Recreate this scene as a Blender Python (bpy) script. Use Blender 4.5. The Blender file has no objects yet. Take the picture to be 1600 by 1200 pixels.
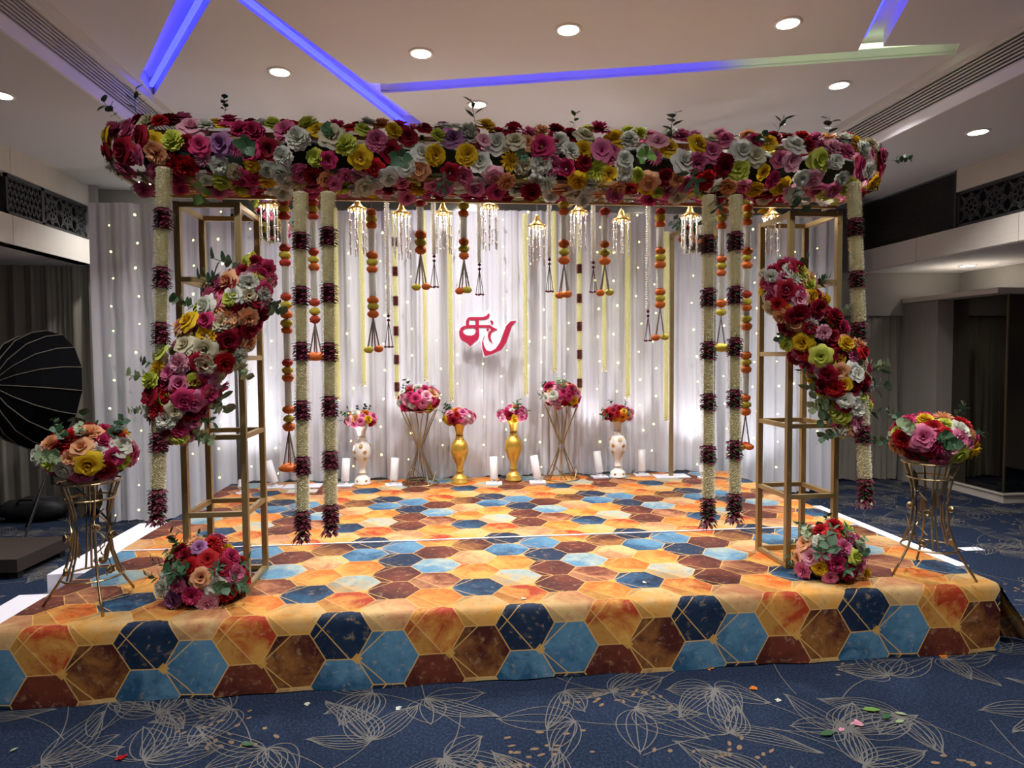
import bpy, math, random
from mathutils import Vector, Matrix
from mathutils.geometry import tessellate_polygon
random.seed(7)
R_ = random.Random(11)
C = bpy.context.scene.collection
PI = math.pi

# ------------------------------------------------------------------ camera
F, YAW, PIT, ROL = 1014.8, .101058, .0459, -.0072566
cy, sy = math.cos(YAW), math.sin(YAW)
FW = Vector((sy*math.cos(PIT), cy*math.cos(PIT), -math.sin(PIT)))
RT0 = Vector((cy, -sy, 0)); UP0 = RT0.cross(FW)
RT = RT0*math.cos(ROL) + UP0*math.sin(ROL)
UP = UP0*math.cos(ROL) - RT0*math.sin(ROL)
EYE = Vector((0, 0, 1.5))
cam = bpy.data.objects.new('camera', bpy.data.cameras.new('camera')); C.objects.link(cam)
cam.matrix_world = Matrix(((RT.x, UP.x, -FW.x, 0), (RT.y, UP.y, -FW.y, 0), (RT.z, UP.z, -FW.z, 1.5), (0, 0, 0, 1)))
cam.data.sensor_width = 36; cam.data.lens = 36*F/1600; cam.data.clip_start = .05
bpy.context.scene.camera = cam
sc = bpy.context.scene
sc.view_settings.view_transform = 'Standard'; sc.view_settings.look = 'None'
sc.view_settings.gamma = 1; sc.view_settings.use_curve_mapping = False
sc.view_settings.exposure = 0.42
W = bpy.data.worlds.new('world'); sc.world = W; W.use_nodes = True
W.node_tree.nodes['Background'].inputs[0].default_value = (.6, .6, .65, 1)
W.node_tree.nodes['Background'].inputs[1].default_value = .02
TRAY_W, SIDE_W, UP_W, AISLE_W = 20, 12, 11, 26      # lamp powers


def ray(x, y): return FW + RT*((x-800)/F) - UP*((y-600)/F)
def oy(x, y, Y): d = ray(x, y); return EYE + d*(Y/d.y)       # point seen at a pixel, at depth Y
def oz(x, y, z): d = ray(x, y); return EYE + d*((z-1.5)/d.z)

# ------------------------------------------------------------------ tagging
def tag(o, label=None, cat=None, group=None, kind=None):
    if label: o['label'] = label
    if cat: o['category'] = cat
    if group: o['group'] = group
    if kind: o['kind'] = kind
    return o
def thing(name, label, cat, loc=(0, 0, 0), group=None, rz=0):
    o = bpy.data.objects.new(name, None); C.objects.link(o); o.location = loc; o.rotation_euler.z = rz
    o.empty_display_size = .05
    return tag(o, label, cat, group)
def inst(name, me, parent=None, loc=(0, 0, 0), rot=None, scale=None, mat=None):
    o = bpy.data.objects.new(name, me); C.objects.link(o)
    o.location = loc
    if rot is not None: o.rotation_euler = rot
    if scale is not None: o.scale = (scale,)*3 if isinstance(scale, (int, float)) else scale
    if parent: o.parent = parent
    return o
def aim(v, spin=0):                       # euler that turns +Z to v
    return (Vector(v).to_track_quat('Z', 'Y') @ Matrix.Rotation(spin, 3, 'Z').to_quaternion()).to_euler()

# ------------------------------------------------------------------ mesh builder
class MB:
    def __init__(s): s.v = []; s.f = []; s.m = []; s.mi = 0
    def add(s, v, f):
        b = len(s.v); s.v += [tuple(p) for p in v]; s.f += [tuple(b+i for i in q) for q in f]; s.m += [s.mi]*len(f)
    def box(s, a, b, M=None):
        x0, y0, z0 = a; x1, y1, z1 = b
        v = [Vector(p) for p in ((x0,y0,z0),(x1,y0,z0),(x1,y1,z0),(x0,y1,z0),(x0,y0,z1),(x1,y0,z1),(x1,y1,z1),(x0,y1,z1))]
        if M: v = [M @ p for p in v]
        s.add(v, ((0,3,2,1),(4,5,6,7),(0,1,5,4),(1,2,6,5),(2,3,7,6),(3,0,4,7)))
    def bar(s, p, q, w, h=None):            # square bar between points
        p = Vector(p); q = Vector(q); h = h or w; d = q-p; L = d.length
        M = Matrix.Translation(p) @ d.to_track_quat('Z', 'Y').to_matrix().to_4x4()
        s.box((-w/2, -h/2, 0), (w/2, h/2, L), M)
    def tube(s, P, r, n=6, cap=True, closed=False):
        P = [Vector(p) for p in P]; k = len(P); rr = r if hasattr(r, '__len__') else [r]*k; V = []; Fc = []
        for i, p in enumerate(P):
            a = P[i-1] if (i > 0 or closed) else p; b = P[(i+1) % k] if (i < k-1 or closed) else p
            q = (b-a).to_track_quat('Z', 'Y')
            for j in range(n):
                V.append(p + q @ Vector((rr[i]*math.cos(2*PI*j/n), rr[i]*math.sin(2*PI*j/n), 0)))
        for i in range(k if closed else k-1):
            for j in range(n):
                a, b = i*n+j, i*n+(j+1) % n; c, d = ((i+1) % k)*n+(j+1) % n, ((i+1) % k)*n+j
                Fc.append((a, b, c, d))
        if cap and not closed: Fc += [tuple(range(n-1, -1, -1)), tuple((k-1)*n+j for j in range(n))]
        s.add(V, Fc)
    def lathe(s, prof, n=24, c=(0, 0, 0)):
        V = []; Fc = []; k = len(prof)
        for r, z in prof:
            for j in range(n): V.append((c[0]+r*math.cos(2*PI*j/n), c[1]+r*math.sin(2*PI*j/n), c[2]+z))
        for i in range(k-1):
            for j in range(n): Fc.append((i*n+j, i*n+(j+1) % n, (i+1)*n+(j+1) % n, (i+1)*n+j))
        Fc += [tuple(range(n-1, -1, -1)), tuple((k-1)*n+j for j in range(n))]
        s.add(V, Fc)
    def prism(s, loops, T, h):              # polygon with holes -> solid; T maps (x,y,z)->point
        tri = tessellate_polygon([[Vector((x, y, 0)) for x, y in l] for l in loops])
        pts = [p for l in loops for p in l]; n = len(pts)
        V = [T(x, y, 0) for x, y in pts] + [T(x, y, h) for x, y in pts]
        Fc = []
        for t in tri: Fc += [tuple(t), tuple(i+n for i in reversed(t))]
        o = 0
        for l in loops:
            k = len(l)
            for i in range(k): a, b = o+i, o+(i+1) % k; Fc.append((a, b, b+n, a+n))
            o += k
        s.add(V, Fc)
    def mesh(s, name, mats, smooth=False):
        me = bpy.data.meshes.new(name); me.from_pydata(s.v, [], s.f)
        mats = mats if isinstance(mats, (list, tuple)) else [mats]
        for m in mats: me.materials.append(m)
        if len(mats) > 1: me.polygons.foreach_set('material_index', s.m)
        if smooth: me.polygons.foreach_set('use_smooth', [True]*len(s.f))
        me.update(); return me
    def build(s, name, mats, parent=None, loc=(0, 0, 0), smooth=False):
        return inst(name, s.mesh(name, mats, smooth), parent, loc)

# ------------------------------------------------------------------ materials
def nodes(name):
    m = bpy.data.materials.new(name); m.use_nodes = True
    return m, m.node_tree, m.node_tree.nodes['Principled BSDF']
def mat(name, col, rough=.6, metal=0, vary=0, scale=8, emit=None, es=0, spec=None, bump=0, sheen=0, stretch=None, trans=0):
    m, nt, b = nodes(name)
    b.inputs['Base Color'].default_value = (*col, 1); b.inputs['Roughness'].default_value = rough; b.inputs['Metallic'].default_value = metal
    if spec is not None: b.inputs['Specular IOR Level'].default_value = spec
    if sheen: b.inputs['Sheen Weight'].default_value = sheen
    if trans: b.inputs['Transmission Weight'].default_value = trans
    if emit: b.inputs['Emission Color'].default_value = (*emit, 1); b.inputs['Emission Strength'].default_value = es
    if vary or bump:
        tc = nt.nodes.new('ShaderNodeTexCoord'); n = nt.nodes.new('ShaderNodeTexNoise'); n.inputs['Scale'].default_value = scale
        n.inputs['Detail'].default_value = 4
        if stretch:
            mp = nt.nodes.new('ShaderNodeMapping'); mp.inputs['Scale'].default_value = stretch
            nt.links.new(tc.outputs['Object'], mp.inputs[0]); nt.links.new(mp.outputs[0], n.inputs[0])
        else: nt.links.new(tc.outputs['Object'], n.inputs[0])
        if vary:
            mx = nt.nodes.new('ShaderNodeMix'); mx.data_type = 'RGBA'
            mx.inputs[6].default_value = (*[c*(1-vary) for c in col], 1); mx.inputs[7].default_value = (*[min(1, c*(1+vary)) for c in col], 1)
            nt.links.new(n.outputs[0], mx.inputs[0]); nt.links.new(mx.outputs[2], b.inputs['Base Color'])
        if bump:
            bp = nt.nodes.new('ShaderNodeBump'); bp.inputs['Strength'].default_value = bump; bp.inputs['Distance'].default_value = .01
            nt.links.new(n.outputs[0], bp.inputs['Height']); nt.links.new(bp.outputs[0], b.inputs['Normal'])
    return m
class X:                                     # tiny expression language over Math nodes
    nt = None
    def __init__(s, v): s.v = v
    @staticmethod
    def op(o, *a):
        n = X.nt.nodes.new('ShaderNodeMath'); n.operation = o
        for i, q in enumerate(a):
            q = q.v if isinstance(q, X) else q
            if isinstance(q, (int, float)): n.inputs[i].default_value = q
            else: X.nt.links.new(q, n.inputs[i])
        return X(n.outputs[0])
    def __add__(s, o): return X.op('ADD', s, o)
    __radd__ = __add__
    def __sub__(s, o): return X.op('SUBTRACT', s, o)
    def __rsub__(s, o): return X.op('SUBTRACT', o, s)
    def __mul__(s, o): return X.op('MULTIPLY', s, o)
    __rmul__ = __mul__
    def __truediv__(s, o): return X.op('DIVIDE', s, o)
    def floor(s): return X.op('FLOOR', s)
    def abs(s): return X.op('ABSOLUTE', s)
    def lt(s, o): return X.op('LESS_THAN', s, o)
    def max(s, o): return X.op('MAXIMUM', s, o)
    def fmod(s, k): return s - (s/k).floor()*k
def sel(c, a, b): return b + c*(a-b)
def mixc(nt, f, a, b, mode='MIX'):
    n = nt.nodes.new('ShaderNodeMix'); n.data_type = 'RGBA'; n.blend_type = mode
    for i, q in ((0, f), (6, a), (7, b)):
        q = q.v if isinstance(q, X) else q
        if isinstance(q, (int, float)): n.inputs[i].default_value = q
        elif isinstance(q, tuple): n.inputs[i].default_value = (*q, 1)
        else: nt.links.new(q, n.inputs[i])
    return n.outputs[2]
def noise(nt, vec, scale, detail=4, rough=.6, dist=0):
    n = nt.nodes.new('ShaderNodeTexNoise'); n.inputs['Scale'].default_value = scale; n.inputs['Detail'].default_value = detail
    n.inputs['Roughness'].default_value = rough; n.inputs['Distortion'].default_value = dist
    nt.links.new(vec, n.inputs[0]); return X(n.outputs[0])
def s2l(c): return tuple(((v/255+.055)/1.055)**2.4 if v > 10 else v/255/12.92 for v in c)

def hex_cloth():
    m, nt, b = nodes('hexagon_print_cloth'); X.nt = nt
    uv = nt.nodes.new('ShaderNodeUVMap'); sp = nt.nodes.new('ShaderNodeSeparateXYZ'); nt.links.new(uv.outputs[0], sp.inputs[0])
    u, v = X(sp.outputs[0]), X(sp.outputs[1])
    dx, h = .20745, .2395; u0, va = .348, -.08
    ma = ((u-u0)/(2*dx)+.5).floor(); xa = u-u0-ma*(2*dx); na = ((v-va)/h+.5).floor(); ya = v-va-na*h
    mb = ((u-u0-dx)/(2*dx)+.5).floor(); xb = u-u0-dx-mb*(2*dx); nb = ((v-va+h/2)/h+.5).floor(); yb = v-va+h/2-nb*h
    A = (xa*xa+ya*ya).lt(xb*xb+yb*yb)
    x = sel(A, xa, xb); y = sel(A, ya, yb); c = sel(A, (ma*2).fmod(4), (mb*2+1).fmod(4)); j = sel(A, na, nb).fmod(5)
    c = (c+.5).floor(); j = (j+.5).floor()
    d = h/2 - y.abs().max(x.abs()*.866 + y.abs()*.5)
    idx = (c*5+j+.5)/20
    n1 = noise(nt, uv.outputs[0], 7, 6, .65, .6); n2 = noise(nt, uv.outputs[0], 26, 5, .7, .4); n3 = noise(nt, uv.outputs[0], 3, 2)
    navy, lb, org, yel, crm, brn, mar, pch, red = [s2l(q) for q in ((16,42,72),(92,142,174),(216,110,38),(222,164,78),(210,178,122),(112,54,38),(78,32,28),(190,130,90),(178,64,30))]
    lbc = s2l((160,180,176)); db = s2l((40,86,122))
    T1 = [navy, red, lbc, org, lb,   lb, pch, brn, mar, navy,   red, org, brn, lbc, brn,   mar, crm, navy, org, crm]
    T2 = [(.012,.03,.07), yel, crm, yel, db,   s2l((70,118,154)), crm, mar, brn, (.012,.03,.07),   yel, yel, pch, lb, mar,   s2l((150,100,50)), yel, db, yel, pch]
    def ramp(T):
        r = nt.nodes.new('ShaderNodeValToRGB'); r.color_ramp.interpolation = 'CONSTANT'; e = r.color_ramp.elements
        e[0].position = 0; e[0].color = (*T[0], 1); e[1].position = 19/20; e[1].color = (*T[19], 1)
        for i in range(1, 19): q = e.new(i/20); q.color = (*T[i], 1)
        nt.links.new(idx.v, r.inputs[0]); return r.outputs[0]
    g = X.op('MULTIPLY_ADD', x*-.7+y*-.9, 4.6, (n1-.5)*4.2+.5)
    g = X.op('MINIMUM', g.max(0), 1)
    col = mixc(nt, g, ramp(T1), ramp(T2))
    col = mixc(nt, 1.0, col, (.80,.76,.74), 'MULTIPLY')
    # watery blotches and fine grain of the print
    col = mixc(nt, X.op('MINIMUM', ((n2-.56)*2).max(0), .35), col, (.72,.50,.27))
    col = mixc(nt, X.op('MINIMUM', ((.44-n2)*4).max(0), .5), col, mixc(nt, 1.0, col, (.35,.28,.3), 'MULTIPLY'))
    # thin gold lines: odd columns carry two from their left vertex, even columns one across a corner; small kites at the vertices
    par = c.fmod(2); ev = 1-par; Rr = .1383
    qo = y.abs()-(x+Rr)*.92; qe = x*.76 + y*.65 + .05
    tri = X.op('MINIMUM', par*(1-qo.lt(0))*x.lt(.0) + ev*qe.lt(0)*j.lt(2.5), 1)
    col = mixc(nt, tri*.45, col, mixc(nt, 1.0, col, (.42,.42,.48), 'MULTIPLY'))
    line = par*qo.abs().lt(.0036)*x.lt(.045) + ev*qe.abs().lt(.0026)*j.lt(2.5) + ev*(x*.76-y*.65+.075).abs().lt(.0024)*j.lt(.5)
    line = X.op('MINIMUM', line + d.lt(.0028), 1)
    col = mixc(nt, line*.8, col, s2l((208,164,96)))
    kite = par*((x+Rr).abs()+y.abs()).lt(.026) + ev*((x-Rr/2).abs()+(y.abs()-h/2).abs()).lt(.026)
    col = mixc(nt, X.op('MINIMUM', kite, 1)*.8, col, s2l((198,152,72)))
    nt.links.new(col, b.inputs['Base Color']); b.inputs['Roughness'].default_value = .62; b.inputs['Specular IOR Level'].default_value = .25
    return m
def carpet_mat():
    m, nt, b = nodes('navy_carpet'); X.nt = nt
    tc = nt.nodes.new('ShaderNodeTexCoord')
    n1 = noise(nt, tc.outputs['Object'], 1.6, 3); n2 = noise(nt, tc.outputs['Object'], 90, 2, .7); n3 = noise(nt, tc.outputs['Object'], 420, 1)
    col = mixc(nt, n1, s2l((21,30,47)), s2l((33,44,66)))
    col = mixc(nt, ((n2-.45)*2.2).max(0), col, s2l((62,76,102)))
    col = mixc(nt, ((n3-.5)*1.6).max(0), col, (.01,.015,.03))
    nt.links.new(col, b.inputs['Base Color']); b.inputs['Roughness'].default_value = .95; b.inputs['Specular IOR Level'].default_value = .1
    bp = nt.nodes.new('ShaderNodeBump'); bp.inputs['Strength'].default_value = .5; bp.inputs['Distance'].default_value = .004
    nt.links.new(n3.v, bp.inputs['Height']); nt.links.new(bp.outputs[0], b.inputs['Normal'])
    return m
M = dict(
    ceil=mat('ceiling_paint', (.68,.67,.67), .85), ceil2=mat('side_ceiling_paint', (.62,.61,.61), .85), band=mat('white_band', (.78,.76,.80), .7),
    wall=mat('grey_brown_wall', (.27,.25,.22), .85, vary=.12, scale=3, stretch=(8,8,1)), wallp=mat('pelmet_fabric', (.34,.325,.30), .85, vary=.06, scale=20),
    wood=mat('pale_linen_panel', (.62,.58,.52), .7, vary=.08, scale=5, stretch=(14,14,.6)), woodr=mat('pale_grained_panel', (.60,.56,.50), .7, vary=.09, scale=5, stretch=(.6,.6,16)),
    jali=mat('charcoal_jali', (.035,.037,.042), .5), black=mat('black', (.008,.008,.009), .6), louver=mat('dark_louver', (.045,.04,.037), .5),
    drape=mat('taupe_drape', (.25,.225,.18), .9, vary=.1, scale=6, sheen=.3), white=mat('white_satin', (.66,.66,.71), .5, sheen=.15),
    board=mat('white_board', (.74,.73,.80), .5), carpet=carpet_mat(), cline=mat('carpet_thread', s2l((98,96,94)), .95), cdot=mat('carpet_tan_thread', s2l((118,96,74)), .95),
    cloth=hex_cloth(), gold=mat('brushed_gold_tube', (.40,.29,.13), .42, .7, vary=.12, scale=12), golddk=mat('old_gold_wire', (.40,.31,.17), .33, .95),
    goldsh=mat('gold_vase_paint', (.78,.50,.09), .34, .65), vwhite=mat('white_vase_glaze', (.82,.78,.72), .3), vspot=mat('gold_spot', (.48,.33,.14), .35, .5),
    lens=mat('lamp_lens', (1,1,1), .5, emit=(1,.97,.9), es=14), rim=mat('lamp_rim', (.8,.78,.74), .4),
    blue=mat('blue_led', (.05,.05,.6), .5, emit=(.03,.035,1), es=4.2), green=mat('pale_green_led', (.6,1,.5), .5, emit=(.72,.92,.52), es=1.5),
    bulb=mat('fairy_bulb', (1,1,.7), .5, emit=(1,.98,.34), es=2.0), wire=mat('clear_wire', (.7,.7,.66), .5),
    lampw=mat('lamp_housing', (.80,.80,.82), .4), lampe=mat('lamp_face', (1,1,1), .5, emit=(1,.98,1), es=12),
    jas=mat('jasmine_cream', (.84,.80,.60), .75, vary=.12, scale=60), rosep=mat('dark_rose_petal', (.13,.012,.03), .6, vary=.5, scale=70), gleaf=mat('band_leaf', (.03,.06,.02), .6),
    mori=mat('orange_marigold', (.72,.16,.02), .75, vary=.3, scale=90), mred=mat('red_marigold', (.50,.045,.02), .75, vary=.3, scale=90), mary=mat('yellow_marigold', (.60,.50,.05), .75, vary=.25, scale=90),
    pearl=mat('pearl_beads', (.88,.88,.84), .5), ysp=mat('yellow_led_garland', (.88,.83,.55), .6, vary=.22, scale=70, emit=(1,.93,.5), es=.12),
    cord=mat('maroon_cord', (.10,.02,.025), .7), cord2=mat('dark_cord', (.24,.19,.16), .7), crystal=mat('crystal', (.96,.96,.97), .12, trans=.08, spec=1.0), cgold=mat('chandelier_gold', (.72,.46,.10), .25, .9),
    foam=mat('dark_moss', (.012,.022,.01), .9), leaf=mat('dark_leaf', (.035,.095,.04), .5, vary=.4, scale=14), leaf2=mat('bright_leaf', (.13,.26,.05), .5, vary=.3, scale=14), leafv=mat('pale_edged_leaf', (.24,.32,.17), .5, vary=.4, scale=30),
    stem=mat('stem', (.05,.09,.03), .6), logor=mat('crimson_sign', (.42,.012,.055), .45), logow=mat('sign_backing', (.80,.78,.84), .5),
    mirror=mat('tinted_mirror', (.20,.18,.15), .03, 1), plinth=mat('cream_plinth', (.55,.49,.42), .5, vary=.06, scale=8), lit=mat('lit_strip', (1,.85,.6), .5, emit=(1,.8,.5), es=1.6),
    octa=mat('softbox_fabric', (.004,.004,.005), .9, spec=.05), rib=mat('softbox_seam', (.16,.14,.11), .5), metalb=mat('black_metal', (.02,.02,.022), .35, .6), logog=mat('grey_print', (.30,.28,.24), .6),
    case=mat('dark_brown_case', (.045,.032,.026), .5, vary=.2, scale=5), pinkc=mat('pale_pink_chair_cover', (.52,.39,.35), .8), stainless=mat('steel', (.45,.45,.45), .3, .9),
    teal=mat('teal_petal', (.02,.25,.22), .7), paper=mat('white_paper', (.75,.75,.78), .7),
)
def translucent(m, f, k):                    # thin petals and beads let some light through
    nt = m.node_tree; b = nt.nodes['Principled BSDF']; t = nt.nodes.new('ShaderNodeBsdfTranslucent'); mx = nt.nodes.new('ShaderNodeMixShader'); mx.inputs[0].default_value = f
    L = b.inputs['Base Color'].links
    if L: nt.links.new(L[0].from_socket, t.inputs[0])
    else: t.inputs[0].default_value = b.inputs['Base Color'].default_value
    nt.links.new(b.outputs[0], mx.inputs[1]); nt.links.new(t.outputs[0], mx.inputs[2]); nt.links.new(mx.outputs[0], nt.nodes['Material Output'].inputs[0])
for k_ in ('jas', 'pearl', 'ysp'): translucent(M[k_], .4, 1)
M['bulb'].cycles.emission_sampling = 'NONE'; M['ysp'].cycles.emission_sampling = 'NONE'

# ------------------------------------------------------------------ structure
def struct(name, mb, m, parent=None, smooth=False):
    o = mb.build(name, m, parent, smooth=smooth)
    if not parent: o['kind'] = 'structure'
    return o
Z1, Z2, Z3 = 3.18, 3.50, 2.41
XL, XR, FL, FR = -2.235, 3.49, -3.45, 4.742
YB = -3.0
def backY(x): return 6.85 + .04*(x+3.5)
b = MB(); b.box((-5.4, YB, -.1), (7.2, 8, 0)); floor = struct('floor', b, M['carpet'])
# tray ceiling with the recessed slots cut in
SA = [(-1.243,3.82), (-2.209,5.334), (-2.165,5.005), (-1.427,3.82)]
SA = [(-1.427,3.82), (-1.243,3.82), (-2.209,5.334), (-2.165,5.005)]
SB = [(-1.17,3.82), (-1.07,3.82), (-.549,4.955), (-.393,4.956), (2.754,4.168), (2.43,3.4), (2.585,3.4), (2.882,4.093), (3.355,4.008),
      (3.44,4.152), (-.407,5.123), (-.472,5.123), (-.126,5.875), (-.351,5.893)]
b = MB(); b.prism([[(XL, YB), (XR, YB), (XR, 6.4), (XL, 6.4)], SA, SB], lambda x, y, z: (x, y, Z2+z), .02)
for S in (SA, SB):                           # slot walls and caps
    n = len(S)
    for i in range(n):
        p, q = S[i], S[(i+1) % n]; b.add([(p[0],p[1],Z2+.015), (q[0],q[1],Z2+.015), (q[0],q[1],Z2+.11), (p[0],p[1],Z2+.11)], [(0,1,2,3)])
    b.prism([S], lambda x, y, z: (x, y, Z2+.11+z), .01)
ceiling = struct('ceiling', b, M['ceil'])
def led(pts, m, lab, off=.03, cat='light'):
    bb = MB(); bb.tube(pts, .018, 8); o = bb.build('led_strip', m)
    tag(o, lab, cat)
zl = Z2+.035
led([(-1.29,3.83,zl), (-2.17,5.21,zl)], M['blue'], 'blue LED strip glowing in the short angled ceiling slot at left')
led([(-1.15,3.83,zl), (-.34,5.86,zl)], M['blue'], 'blue LED strip in the long diagonal ceiling slot behind the flower beam')
led([(-.36,4.965,zl), (1.95,4.387,zl)], M['blue'], 'blue LED strip in the long crosswise ceiling slot')
led([(2.02,4.37,zl), (3.34,4.035,zl)], M['green'], 'pale green LED strip at the right end of the crosswise ceiling slot')
led([(2.46,3.44,zl), (2.70,4.02,zl)], M['blue'], 'blue LED strip in the short slot joining the crosswise ceiling slot')
# side ceilings, back ceiling
b = MB(); b.box((FL-.02, YB, Z1), (XL-.021, 8, Z1+.02)); struct('ceiling', b, M['ceil2'])
b = MB(); b.box((XR+.021, YB, Z1), (FR+.02, 8, Z1+.02)); struct('ceiling', b, M['ceil2'])
b = MB(); b.box((XL, 6.4, Z1), (XR, 8, Z1+.02)); b.box((XL, 6.4, Z1), (XR, 6.42, Z2+.01)); struct('ceiling', b, M['ceil2'])
b = MB(); b.box((-5.4, YB, Z3), (FL-.02, 8, Z3+.02)); struct('ceiling', b, M['ceil2'])
b = MB(); b.box((FR+.02, YB, Z3-.01), (7.2, 8, Z3+.01)); struct('ceiling', b, M['ceil2'])
b = MB(); b.box((-5.4, YB-.1, 0), (7.2, YB, 3.6)); struct('wall_front', b, M['wall'])
b = MB(); b.box((-5.5, YB, 0), (-5.4, 8, 2.45)); struct('wall_left', b, M['wall'])
b = MB(); b.box((7.2, YB, 0), (7.3, 8, 2.45)); struct('wall_right', b, M['wall'])
ang = math.atan(.04); Mb = Matrix.Translation((-5.5, backY(-5.5), 0)) @ Matrix.Rotation(ang, 4, 'Z')
b = MB(); b.box((0, .12, 0), (12.9, .22, 3.3), Mb); struct('wall_back', b, M['wall'])
# tray risers with linear grilles
def riser(n, x, s):                          # s=+1: face looks to +x (left riser)
    b = MB(); b.box((min(x, x-s*.02), YB, Z1-.004), (max(x, x-s*.02), 6.4, Z1+.075)); r = struct('trim_%d' % n, b, M['band'])
    b = MB(); b.box((min(x-s*.018, x-s*.03), YB, Z1+.075), (max(x-s*.018, x-s*.03), 6.4, Z1+.25)); b.build('grille_backing', M['black'], r)
    me = None
    for k in range(7):
        z = Z1+.083+k*.0235
        if me is None:
            b = MB(); b.box((-.006, YB, -.0048), (.006, 6.4, .0048)); me = b.mesh('grille_slat', M['ceil2'])
        inst('grille_slat', me, r, (x-s*.009, 0, z))
    b = MB(); b.box((min(x, x-s*.02), YB, Z1+.245), (max(x, x-s*.02), 6.4, Z1+.262)); b.box((min(x-s*.01,x+s*.035), YB, Z1+.262), (max(x-s*.01,x+s*.035), 6.4, Z2)); b.build('cornice', M['ceil'], r)
riser(1, XL, 1); riser(2, XR, -1)
# balcony style fascias: panel, jali lattice, panel
def jali(mb, x, y0, y1, z0, z1, pat, t=.02):
    w = .012
    mb.box((x-t/2, y0, z0), (x+t/2, y0+.02, z1)); mb.box((x-t/2, y1-.02, z0), (x+t/2, y1, z1))
    mb.box((x-t/2, y0, z0), (x+t/2, y1, z0+.03)); mb.box((x-t/2, y0, z1-.03), (x+t/2, y1, z1))
    y0 += .02; y1 -= .02; z0 += .03; z1 -= .03; H = z1-z0
    if pat == 'diamond':
        k = .055; sl = 2.1; n = int((y1-y0)/k)
        for s in (1, -1):
            i = -int(H/sl/k)-1
            while y0+i*k < y1:
                a, c = (y0+i*k, z0), (y0+i*k+H/sl, z1)
                ya, za = a; yc, zc = c
                if ya < y0: za += (y0-ya)*sl; ya = y0
                if yc > y1: zc -= (yc-y1)*sl; yc = y1
                if zc-za > .01:
                    if s < 0: za, zc = z0+z1-za, z0+z1-zc
                    mb.bar((x, ya, za), (x, yc, zc), .009, t*.7)
                i += 1
    else:
        n = max(1, round((y1-y0)/(H))); L = (y1-y0)/n
        for i in range(n):
            c = y0+(i+.5)*L; zc = (z0+z1)/2; r = H*.5
            P = lambda a, q: (x, c+q*math.cos(a)*L/H, zc+q*math.sin(a))
            for k in range(8):
                a = k*PI/4
                mb.bar(P(a, r*.22), P(a, r*(.96 if k % 2 == 0 else 1.3)), .014, t*.7)
                mb.bar(P(a, r*.62), P(a+PI/4, r*.62), .013, t*.7)
                mb.bar(P(a, r*.95), P(a+PI/4, r*.62), .012, t*.7); mb.bar(P(a, r*.62), P(a+PI/4, r*.95), .012, t*.7)
                mb.bar(P(a, r*.22), P(a+PI/4, r*.22), .013, t*.7)
def fascia(n, x, s, y1, yl, stone, spans):
    # lower and upper panel boards, each a plank of its own with a fine joint
    b = MB(); b.box((min(x-s*.12, x-s*.14), YB, Z3), (max(x-s*.12, x-s*.14), y1, Z1)); r = struct('trim_%d' % n, b, M['black'])
    for za, zb, nm in ((Z3, Z3+.235, 'lower_panel'), (Z1-.205, Z1, 'upper_panel')):
        if nm == 'upper_panel': e = yl
        else: e = y1
        y = e; 
        while y > YB+.1:
            L = min(1.18, y-YB); bb = MB(); bb.box((min(x, x-s*.14), y-L+.004, za), (max(x, x-s*.14), y-.002, zb)); bb.build(nm, stone, r); y -= L
    for (a, c, p) in spans:
        bb = MB()
        jali(bb, x-s*.03, a, c, Z3+.235, Z1-.205, p); bb.build('jali_lattice', M['jali'], r)
    return r
fl = fascia(3, FL, 1, 6.83, 6.83, M['wood'], [(6.1, 6.83, 'star'), (5.62, 6.1, 'diamond'), (4.6, 5.5, 'star'), (2.4, 4.55, 'diamond')])
b = MB(); b.box((FL-.14, 6.8, Z3), (FL+.06, 6.86, Z1)); b.build('end_post', M['wallp'], fl)
fr = fascia(4, FR, -1, 7.35, 5.67, M['woodr'], [(4.6, 5.67, 'star'), (3.4, 4.55, 'diamond'), (2.2, 3.35, 'star')])
b = MB(); b.box((-.02, 0, -.004), (.02, 1.66, .004)); lm = b.mesh('louver_blade', M['louver'])
for k in range(34):
    o = inst('louver_blade', lm, fr, (FR+.05, 5.69, Z3+.25+k*.0152))
b = MB(); b.box((FR, 5.67, Z3+.235), (FR+.12, 5.69, Z1)); b.box((FR, 7.33, Z3+.235), (FR+.12, 7.35, Z1)); b.build('louver_frame', M['louver'], fr)
# right side: hanging beam, pelmet, pillar, mirror column
b = MB(); b.box((5.95, YB, 2.09), (6.1, 7.3, Z3)); struct('trim_5', b, M['wallp'])
b = MB(); b.box((4.0, 7.02, 1.91), (5.98, 7.1, Z3-.01)); struct('trim_6', b, M['wallp'])
b = MB(); b.box((5.26, 6.5, 0), (5.75, 7.25, 2.05)); struct('wall_right', b, M['wall'])
b = MB(); b.box((5.22, 5.7, 2.05), (6.4, 7.0, 2.10)); struct('trim_7', b, M['plinth'])
b = MB(); b.box((5.442, 5.816, .096), (6.4, 6.5, 2.05)); col = struct('wall_right', b, M['mirror'])
b = MB(); b.box((5.43, 5.80, 0), (6.4, 6.5, .08)); b.box((5.415, 5.785, .08), (6.4, 6.5, .096)); struct('baseboard_right', b, M['plinth'])
b = MB(); b.box((5.432, 5.806, .096), (5.446, 5.82, 2.05)); b.build('corner_bead', M['golddk'], col)

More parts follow.
